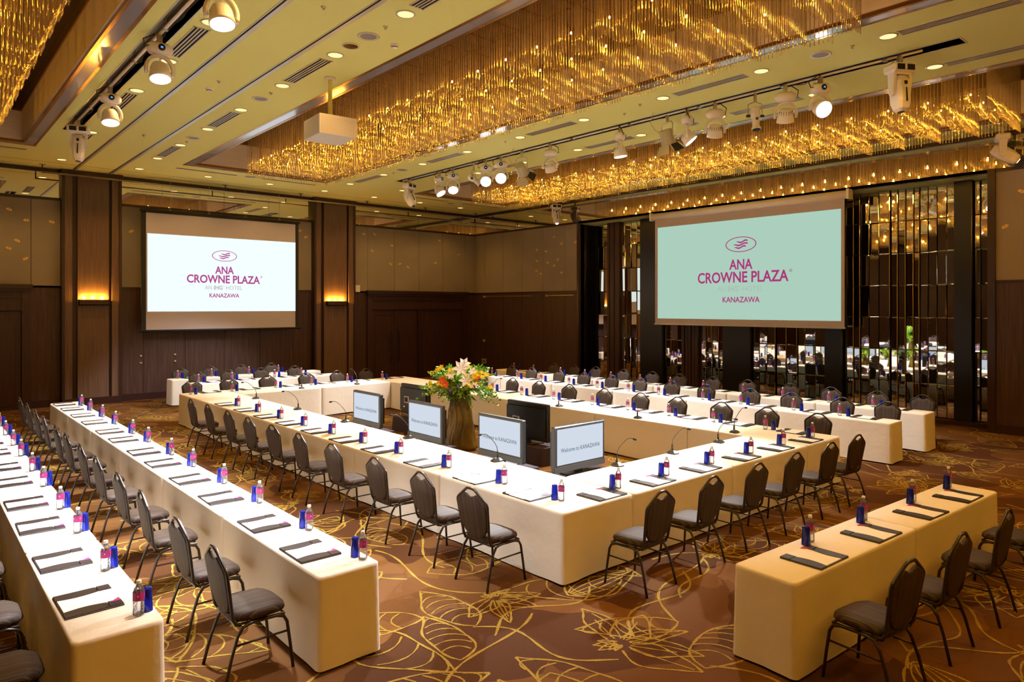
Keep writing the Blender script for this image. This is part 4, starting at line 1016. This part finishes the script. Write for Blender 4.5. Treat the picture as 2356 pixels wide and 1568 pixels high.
def make_folder():
    """origin at the near edge centre; x lateral, y away from the sitter"""
    t = thing('writing_folder')
    MB().bevbox(-0.215, 0.215, 0.0, 0.335, 0.0, 0.009, 0.003).build('board', M['leather'], t)
    MB().box(-0.135, 0.135, 0.012, 0.330, 0.0095, 0.0112).build('paper', M['paper'], t)
    for sx in (-1, 1):
        xs = []
        N = 8
        for i in range(N+1):
            u = i/N; xs.append((0.122-0.020*math.sin(PI*u), 0.004+0.245*u))
        inner = [(sx*x, y) for x, y in xs]; outer = [(sx*0.212, y) for x, y in xs]
        n = N+1
        v = [(x, y, 0.0105) for x, y in inner]+[(x, y, 0.0105) for x, y in outer]+[(x, y, 0.0145) for x, y in inner]+[(x, y, 0.0145) for x, y in outer]
        f = []
        for i in range(N): f += [(2*n+i, 2*n+i+1, 3*n+i+1, 3*n+i), (i, i+1, 2*n+i+1, 2*n+i), (n+i, 3*n+i, 3*n+i+1, n+i+1)]
        f += [(0, 2*n, 3*n, n), (N, n+N, 3*n+N, 2*n+N)]
        MB().add(v, f).build('side_strap', M['leather'], t, fixn=True)
        MB().box(min(sx*0.120, sx*0.212), max(sx*0.120, sx*0.212), 0.254, 0.331, 0.0105, 0.016).build('strap_end', M['leather'], t)
    MB().add([(0.085, 0.328, 0.0165), (0.14, 0.328, 0.0165), (0.14, 0.262, 0.0165), (0.085, 0.328, 0.0120), (0.14, 0.328, 0.0120), (0.14, 0.262, 0.0120)], [(0, 2, 1), (3, 4, 5), (0, 1, 4, 3), (1, 2, 5, 4), (2, 0, 3, 5)]).build('corner_tab', M['magenta'], t)
    return t
chair0, bottle0, folder0 = make_chair(), make_bottle(), make_folder()
glass_me = MB().lathe([(0.0375, 0.0), (0.036, 0.03), (0.033, 0.085), (0.0305, 0.135), (0.029, 0.146), (0.024, 0.150), (0.002, 0.150)], 18, cap0=False).mesh('blue_tumbler', M['blueglass'], True)
used = {}
def put(proto, key, x, y, z, rz, label, cat, group):
    o = proto if key not in used else copy_tree(proto)
    used[key] = True
    o.location = (x, y, z); o.rotation_euler = (0, 0, rz); o['label'] = label; o['category'] = cat; o['group'] = group
    return o
def setting(ord_, phr, chair, bottle, face, goff, edge, lat):
    """chair=(x,y) or None; bottle=(x,y); face = unit vector the sitter looks along; edge = coordinate of the sitter's table edge; lat = folder lateral centre"""
    fx, fy = face; rz = math.atan2(fy, fx)-PI/2
    jr = random.Random(int(bottle[0]*100+bottle[1]*1000))
    if chair:
        put(chair0, 'c', chair[0], chair[1], 0, rz+R(jr.uniform(-2.5, 2.5)), 'dark striped banquet chair, %s %s' % (ord_, phr), 'chair', 'striped banquet chairs')
    put(bottle0, 'b', bottle[0], bottle[1], 0.701, rz+R(jr.uniform(-25, 25)), 'magenta-labelled water bottle, %s %s' % (ord_, phr), 'bottle', 'water bottles on the tables')
    g = inst('blue_tumbler', glass_me, None, (bottle[0]+goff[0], bottle[1]+goff[1], 0.701)); tag(g, 'upturned cobalt blue glass, %s %s' % (ord_, phr), 'glass', 'upturned blue glasses')
    fpos = (edge+0.015*fx, lat, 0.701) if abs(fx) > 0.5 else (lat, edge+0.015*fy, 0.701)
    put(folder0, 'f', fpos[0], fpos[1], fpos[2], rz+R(jr.uniform(-1.5, 1.5)), 'black writing folder with white paper, %s %s' % (ord_, phr), 'folder', 'writing folders on the tables')
F_PX, F_NX, F_PY, F_NY = (1, 0), (-1, 0), (0, 1), (0, -1)
# outermost left row
B = [4.87, 5.86, 6.99, 7.92, 9.04, 9.98, 11.08, 12.0, 13.05, 14.07]
for k, y in enumerate(B):
    setting(ORD[k], 'from the camera, outermost left row', (0.44, y+0.32) if k < 6 else None, (1.13+0.008*k, y), F_PX, (0.055, 0.04), 0.745, y+0.43)
# second left row
B = [4.8, 5.74, 6.86, 7.87, 8.95, 9.86, 11.0, 11.89, 13.04, 14.04, 15.07, 15.93]; C = [5.16, 6.07, 7.17, 8.13, 9.19, 10.12, 11.17, 12.0, 13.11, 14.04, 15.05, 16.1]
for k, y in enumerate(B): setting(ORD[k], 'from the camera, second left row', (1.94, C[k]), (2.68, y), F_PX, (-0.01, 0.10), 2.265, y+0.43)
# left side of the square
B = [4.93, 5.81, 6.84, 7.92, 8.87, 9.83, 10.82, 11.78, 12.79, 13.84]; C = [5.23, 6.06, 7.0, 8.06, 9.02, 9.95, 10.87, 11.77, 12.77, 13.72]
for k, y in enumerate(B): setting(ORD[k], 'from the camera, left side of the hollow square', (4.32, C[k]), (4.99, y), F_PX, (-0.015, 0.08), 4.705, y+0.39)
# near side of the square
B = [5.80, 6.66, 7.59, 8.52, 9.40, 10.28]; C = [5.31, 6.16, 7.06, 7.92, 8.85, 9.66]
for k, x in enumerate(B): setting(ORD[k], 'from the left, near side of the hollow square', (C[k]+0.02, 4.21), (x, 4.87), F_PY, (-0.062, 0.032), 4.63, x-0.33)
# right side of the square
B = [5.67, 6.62, 7.53, 8.47, 9.37, 10.46, 11.47, 12.49, 13.5, 14.6]; C = [5.18, 6.06, 6.93, 7.89, 8.77, 9.72, 10.73, 11.72, 12.65, 13.8]
for k, y in enumerate(B): setting(ORD[k], 'from the camera, right side of the hollow square', (10.88, C[k]), (10.36, y), F_NX, (0.05, -0.11), 10.655, y-0.42)
B = [5.51, 6.37, 7.47, 8.35, 9.49, 10.35, 11.31, 12.26, 13.28, 14.23, 15.3, 16.35]; C = [4.98, 5.78, 6.78, 7.68, 8.75, 9.67, 10.61, 11.49, 12.43, 13.36, 14.45, 15.3]
for k, y in enumerate(B): setting(ORD[k], 'from the camera, first row right of the square', (13.19, C[k]), (12.68, y), F_NX, (0.03, -0.14), 12.955, y-0.42)
B = [5.55, 6.41, 7.4, 8.33, 9.37, 10.31, 11.24, 12.22, 13.16, 14.11, 15.25, 16.13]; C = [4.92, 5.76, 6.7, 7.6, 8.65, 9.59, 10.55, 11.41, 12.4, 13.42, 14.28, 15.14]
for k, y in enumerate(B): setting(ORD[k], 'from the camera, rearmost right row', (14.75, C[k]), (14.25, y), F_NX, (0.03, -0.14), 14.505, y-0.42)
B = [4.86, 5.77, 6.81, 7.72, 8.72, 9.76]; C = [5.12, 5.98, 6.92, 7.95, 8.85, 9.72]
for k, x in enumerate(B): setting(ORD[k], 'from the left, far side of the hollow square', (C[k], 16.97), (x, 16.42), F_NY, (0.09, -0.06), 16.735, x+0.45)
B = [5.77, 6.62, 7.78, 8.56]; C = [5.93, 6.74, 7.64, 8.62]
for k, x in enumerate(B): setting(ORD[k], 'from the left, nearer row below the far screen', (C[k], 19.20), (x, 18.84), F_NY, (0.13, 0.0), 18.975, x+0.35)
B = [5.67, 6.56, 7.61, 8.49]; C = [5.90, 6.71, 7.60, 8.54]
for k, x in enumerate(B): setting(ORD[k], 'from the left, farther row below the far screen', (C[k], 20.65), (x, 20.28), F_NY, (0.12, 0.0), 20.425, x+0.35)
# lone right table
for k, (bx_, by_) in enumerate(((5.68, 2.71), (6.62, 2.66), (7.62, 2.59), (8.52, 2.54))):
    x, y = t5((-1.53, -0.64, 0.35, 1.33)[k], -0.57)
    ph = 'from the left, lone row in the right foreground'
    put(chair0, 'c', x, y, 0, T5A+R((-3, 1, 3, -2)[k]), 'dark striped banquet chair, %s %s' % (ORD[k], ph), 'chair', 'striped banquet chairs')
    put(bottle0, 'b', bx_, by_, 0.701, R(20*k), 'magenta-labelled water bottle, %s %s' % (ORD[k], ph), 'bottle', 'water bottles on the tables')
    g = inst('blue_tumbler', glass_me, None, (bx_-0.096, by_-0.012, 0.701)); tag(g, 'upturned cobalt blue glass, %s %s' % (ORD[k], ph), 'glass', 'upturned blue glasses')
    fx_, fy_ = t5(bx_-6.74-0.34, -0.235)
    put(folder0, 'f', fx_, fy_, 0.701, T5A+R((1, 0, -1, 1)[k]), 'black writing folder with white paper, %s %s' % (ORD[k], ph), 'folder', 'writing folders on the tables')

# ================================================================== MICROPHONES
def make_mic():
    """gooseneck leaning towards +y local"""
    t = thing('gooseneck_microphone')
    b = [(-0.055, -0.06), (0.055, -0.06), (0.062, 0.0), (0.045, 0.065), (-0.045, 0.065), (-0.062, 0.0)]
    MB().rings([[(x, y, 0) for x, y in b], [(x, y, 0.016) for x, y in b], [(x*0.55, y*0.55-0.01, 0.040) for x, y in b], [(x*0.3, y*0.3-0.015, 0.046) for x, y in b]]).build('base', M['mic'], t)
    MB().lathe([(0.014, 0.04), (0.013, 0.10), (0.008, 0.13)], 10, Matrix.Translation((0, -0.015, 0))).build('stem_collar', M['mic'], t, True)
    p = [(0, -0.015, 0.12), (0, -0.005, 0.18), (0, 0.03, 0.235), (0, 0.08, 0.285), (0, 0.135, 0.335), (0, 0.175, 0.362), (0, 0.215, 0.370), (0, 0.25, 0.368)]
    MB().tube(p, 0.0048, 6).build('gooseneck', M['mic'], t, True)
    MB().lathe([(0.006, -0.025), (0.013, -0.02), (0.015, 0), (0.013, 0.022), (0.005, 0.03)], 10, Matrix.Translation((0, 0.27, 0.366)) @ Matrix.Rotation(R(-95), 4, 'X')).build('mic_head', M['blackmatte'], t, True)
    return t
mic0 = make_mic()
MICS = [(5.66, 14.71, F_NX, 'left side of the square, farthest'), (5.66, 12.63, F_NX, 'left side of the square, second from the far end'), (5.66, 10.74, F_NX, 'left side of the square, beside the farthest television'),
        (5.66, 8.79, F_NX, 'left side of the square, before the middle television'), (5.66, 6.74, F_NX, 'left side of the square, nearest the camera'),
        (6.61, 5.56, F_NY, 'near side of the square, left one'), (7.72, 5.54, F_NY, 'near side of the square, middle one'), (8.85, 5.56, F_NY, 'near side of the square, right one'),
        (9.72, 5.83, F_PX, 'right side of the square, nearest the camera'), (9.70, 7.7, F_PX, 'right side of the square, second'), (9.70, 9.64, F_PX, 'right side of the square, third'), (9.72, 11.77, F_PX, 'right side of the square, beside the flowers'),
        (7.2, 15.84, F_PY, 'far side of the square, left one'), (8.65, 15.80, F_PY, 'far side of the square, right one')]
for k, (x, y, f, lb) in enumerate(MICS):
    put(mic0, 'm', x, y, 0.701, math.atan2(f[1], f[0])-PI/2+R(random.uniform(-8, 8)), 'black gooseneck microphone, '+lb, 'microphone', 'gooseneck microphones')

# ================================================================== TELEVISIONS
def make_tv(label, x, y, rz, dark=False):
    """screen faces -y local; z bottom at 0.35"""
    t = thing('television', (x, y, 0.0), rz, label, 'television', 'televisions inside the square')
    W, z0, z1 = 0.515, 0.36, 1.0
    MB().bevbox(-W, W, -0.03, 0.05, z0, z1, 0.012).build('casing', M['tvbezel'] if not dark else M['black'], t)
    MB().box(-W+0.03, W-0.03, 0.05, 0.09, z0+0.08, z1-0.08).build('rear_cover', M['black'], t)
    MB().box(-W+0.045, W-0.045, -0.033, -0.0305, z0+0.105, z1-0.04).build('screen', M['tvscreen'], t)
    MB().box(-W+0.005, W-0.005, -0.038, -0.03, z0+0.005, z0+0.085).build('lower_bezel', mat('tv_lower', (0.10, 0.115, 0.125), 0.3), t)
    tm = text_mesh('Welcome to KANAZAWA', 0.085, 'tvtext', ext=0.0005); place_text('lettering', tm, t, 0.0, 0.665, -0.0345, 0.80)
    MB().box(-0.07, 0.07, 0.0, 0.04, 0.31, z0+0.05).build('neck', M['black'], t)
    MB().bevbox(-0.26, 0.26, -0.13, 0.15, 0.30, 0.318, 0.005).build('stand', M['black'], t)
    if dark:
        MB().box(0.14, 0.32, 0.0905, 0.094, 0.60, 0.74).build('connector_plate', M['steel'], t)
        MB().box(0.18, 0.30, 0.094, 0.096, 0.62, 0.72).build('sockets', M['blackmatte'], t)
        MB().box(0.30, 0.36, 0.0905, 0.092, 0.50, 0.53).build('rating_label', M['paper'], t)
    return t
def low_table(x, y, L, W, rz, label):
    t = thing('low_draped_table', (x, y, 0), rz, label, 'table', 'dark draped stands for the televisions')
    me = cloth_mesh(L, W, 0.298, int(x*10+y), 0.02, floor_gap=0.006).mesh('drape', M['purplecloth'], True); inst('drape', me, t)
for x, y, rz, lb, dk in ((6.8, 12.0, -90, 'farthest of three screens facing the left side, reading Welcome to KANAZAWA', False), (6.8, 10.0, -90, 'middle of three screens facing the left side, reading Welcome to KANAZAWA', False),
                         (6.8, 8.0, -90, 'nearest of three screens facing the left side, reading Welcome to KANAZAWA', False), (7.24, 6.80, 0, 'large grey-framed television facing the camera side, reading Welcome to KANAZAWA', False),
                         (8.22, 8.92, 90, 'black back of a television left of the grey-framed one, behind', True), (8.22, 12.45, 90, 'black back of the television left of the flowers', True)):
    make_tv(lb, x, y, R(rz), dk)
    low_table(x+(0.0 if rz == 0 else (0.02)), y, 1.15, 0.5, R(rz), 'dark purple draped low stand under the %s' % {(6.8, 12.0): 'farthest left-facing television', (6.8, 10.0): 'middle left-facing television', (6.8, 8.0): 'nearest left-facing television', (7.24, 6.80): 'grey-framed television', (8.22, 8.92): 'black-backed television at centre', (8.22, 12.45): 'black-backed television left of the flowers'}[(x, y)])

# ================================================================== FLOWERS
VX, VY = 7.86, 10.42
pd = thing('draped_pedestal', (VX, VY, 0), 0, 'tall pedestal wrapped in crinkled gold organza under the flowers', 'pedestal')
rs = []; rp = random.Random(9); N = 48
for t_ in range(15):
    u = t_/14; z = 0.01+1.06*u; r0 = 0.315-0.15*u**0.8
    rs.append([((r0+0.022*math.sin(9*2*PI*i/N+1.5*math.sin(3*u*3))*(1-0.4*u)+0.010*math.sin(23*2*PI*i/N+5*u))*math.cos(2*PI*i/N), (r0+0.022*math.sin(9*2*PI*i/N+1.5*math.sin(3*u*3))*(1-0.4*u))*math.sin(2*PI*i/N), z) for i in range(N)])
MB().rings(rs).build('organza_wrap', M['organza'], pd, True)
FS = 1.22
fa = thing('flower_arrangement', (VX, VY, 1.07), 0, 'lavish bouquet of white lilies, yellow and orange flowers with trailing green', 'flower arrangement')
fa.scale = (FS, FS, FS)
MB().lathe([(0.12, 0.0), (0.16, 0.03), (0.16, 0.08), (0.10, 0.12)], 16).build('bowl', M['blackmatte'], fa, True)
rp = random.Random(21)
lf, lf2, sm = MB(), MB(), MB()
def leafq(mb, p, d, L, w_):
    d = d.normalized(); s_ = d.cross(Vector((rp.uniform(-1, 1), rp.uniform(-1, 1), rp.uniform(-1, 1)))).normalized(); n_ = d.cross(s_)*0.15*L
    mb.add([p, p+d*L*0.4+s_*w_+n_, p+d*L, p+d*L*0.4-s_*w_+n_], [(0, 1, 2, 3)])
cr_, sr_ = math.cos(-YAW), math.sin(-YAW)
def rightv(a, b, c): return Vector((a*cr_-b*sr_, a*sr_+b*cr_, c))   # a = lateral as seen from the tables in front
for k in range(170):
    a = rp.uniform(0, 2*PI); el = rp.uniform(-0.15, 1.25)
    ln = rp.uniform(0.30, 0.60)*(1.12 if abs(math.cos(a)) > .6 else 0.75)*(1-0.30*max(0, el-0.6))
    d = Vector((math.cos(a)*math.cos(el), math.sin(a)*math.cos(el)*0.8, math.sin(el)*0.62)); d = rightv(*d)
    droop = rp.uniform(0.05, 0.30)*(1 if el < 0.5 else 0.1)
    pts = [Vector((0, 0, 0.10))+d*ln*u-Vector((0, 0, droop*u*u)) for u in (0, .25, .5, .75, 1)]
    sm.tube(pts, 0.003, 3)
    for q in range(20):
        u = 0.25+0.75*q/19; p = Vector((0, 0, 0.10))+d*ln*u-Vector((0, 0, droop*u*u))
        leafq(lf if k % 3 else lf2, p, d+Vector((rp.uniform(-1, 1), rp.uniform(-1, 1), rp.uniform(-.7, .9))), rp.uniform(0.035, 0.08), rp.uniform(0.011, 0.022))
for k in range(9):   # broad leaves near the rim
    a = rp.uniform(0, 2*PI); d = rightv(math.cos(a), math.sin(a), rp.uniform(-1.0, -0.2)); leafq(lf, Vector((0, 0, 0.10))+d*0.12, d, 0.20, 0.045)
sm.build('stems', M['leaf'], fa); o = lf.build('green_leaves', M['leaf'], fa); o['kind'] = 'stuff'; o = lf2.build('lime_leaves', M['leaf2'], fa); o['kind'] = 'stuff'
def flower(p, d, n, L, w_, m, name, cup=0.5, layers=1):
    mb = MB(); d = d.normalized(); s_ = d.cross(Vector((0.3, 0.5, 0.8))).normalized(); q_ = d.cross(s_)
    for ly in range(layers):
        for i in range(n):
            a = 2*PI*i/n+ly*0.5; o_ = s_*math.cos(a)+q_*math.sin(a); side = d.cross(o_); l = L*(1-0.25*ly); c_ = cup+0.35*ly
            p1 = p+o_*l*0.5+d*l*c_*0.5; p2 = p+o_*l+d*l*c_*0.45
            mb.add([p, p1+side*w_, p2, p1-side*w_], [(0, 1, 2, 3)])
    return mb.build(name, m, fa)
def fpos(a, b, c): return rightv(a, b, c)
for a, b, c, s in ((0.03, -0.22, 0.37, 0.14), (0.11, -0.27, 0.20, 0.12), (-0.12, -0.25, 0.28, 0.08), (0.07, -0.12, 0.43, 0.11), (0.20, -0.25, 0.33, 0.07), (0.24, -0.24, 0.12, 0.06)):
    flower(fpos(a, b, c), fpos(a*0.5, -1, 0.45), 6, s, s*0.26, M['white'], 'lily', 0.45)
for a, b, c in ((-0.25, -0.24, 0.20), (-0.20, -0.28, 0.14), (0.26, -0.20, 0.24)):
    flower(fpos(a, b, c), fpos(a*0.5, -1, 0.3), 9, 0.062, 0.026, M['orange'], 'orange_rose', 0.5, 3)
for k in range(34):
    sgn = -1 if k % 2 else 1
    a = sgn*rp.uniform(0.10, 0.50); b = rp.uniform(-0.30, 0.05); c = rp.uniform(0.10, 0.40)-0.25*max(0, abs(a)-0.3)
    flower(fpos(a, b, c), fpos(a, -0.8, 0.5+rp.uniform(-.3, .3)), 5, rp.uniform(.034, .056), 0.019, M['yellow'], 'yellow_blossom', 0.4, 2)
for a, b, c in ((-0.16, -0.26, 0.03), (-0.12, -0.28, 0.06), (0.0, -0.30, 0.12), (0.30, -0.2, 0.22), (0.22, -0.26, 0.10), (0.18, -0.28, 0.11), (-0.33, -0.2, 0.12)):
    flower(fpos(a, b, c), fpos(a, -1, 0.2), 7, 0.034, 0.016, M['purple'] if a != 0.18 else M['white'], 'purple_bloom', 0.6, 2)

# ================================================================== SMALL WALL FITTINGS
def plate(name, loc, sx, sz, m, label, cat, axis='y', inner=None):
    t = thing(name, loc, 0 if axis == 'y' else R(-90), label, cat)
    MB().bevbox(-sx/2, sx/2, -0.02, 0, -sz/2, sz/2, 0.004).build('cover_plate', m, t)
    if inner: inner(t)
    return t
plate('wall_speaker_box', (12.02, 21.93, 3.30), 0.22, 0.24, M['metalwhite'], 'small cream box on the dado line right of the right pillar', 'wall box')
def outlets(t):
    for i in range(4):
        for j in range(2): MB().box(-0.10+i*0.055, -0.065+i*0.055, -0.024, -0.02, -0.05+j*0.06, -0.015+j*0.06).build('socket', M['blackmatte'], t)
plate('socket_panel', (17.29, 21.9-0.55, 0.52), 0.28, 0.19, M['plate'], 'beige panel with rows of sockets low in the far corner', 'socket panel', 'x', outlets)
plate('wall_switch', (17.29, 21.35, 1.33), 0.12, 0.10, M['plate'], 'small beige switch plate in the far right corner', 'switch', 'x')
for x in (5.15, 6.06):
    for z in (1.25, 1.05):
        t = thing('round_socket', (x, 21.96, z), 0, '%s of the round wall sockets %s' % ('upper' if z > 1.2 else 'lower', 'nearer the left pillar' if x < 5.5 else 'under the hanging screen'), 'wall socket', 'round brass wall sockets')
        MB().lathe([(0.035, 0), (0.035, 0.012), (0.02, 0.016)], 14, Matrix.Rotation(R(90), 4, 'X')).build('rosette', M['brass'], t, True)
t = thing('floor_cord', (0, 0, 0.008), 0, 'thin dark cord trailing on the carpet from the left rows to the wall', 'cord')
MB().tube([(3.1, 15.9, 0), (3.6, 17.2, 0), (4.3, 18.6, 0), (5.1, 19.8, 0), (5.6, 21.3, 0), (6.2, 21.85, 0)], 0.007, 5).build('cord_line', M['blackmatte'], t, True)
for i, y in enumerate((3.62, 3.50)):
    t = thing('baseboard_socket', (17.26, y, 0.09), 0, '%s round socket in the baseboard at the right edge' % ('left' if i == 0 else 'right'), 'wall socket', 'baseboard sockets')
    MB().lathe([(0.035, 0), (0.035, 0.012), (0.02, 0.016)], 14, Matrix.Rotation(R(-90), 4, 'Y')).build('rosette', M['brass'], t, True)

clean_heads()
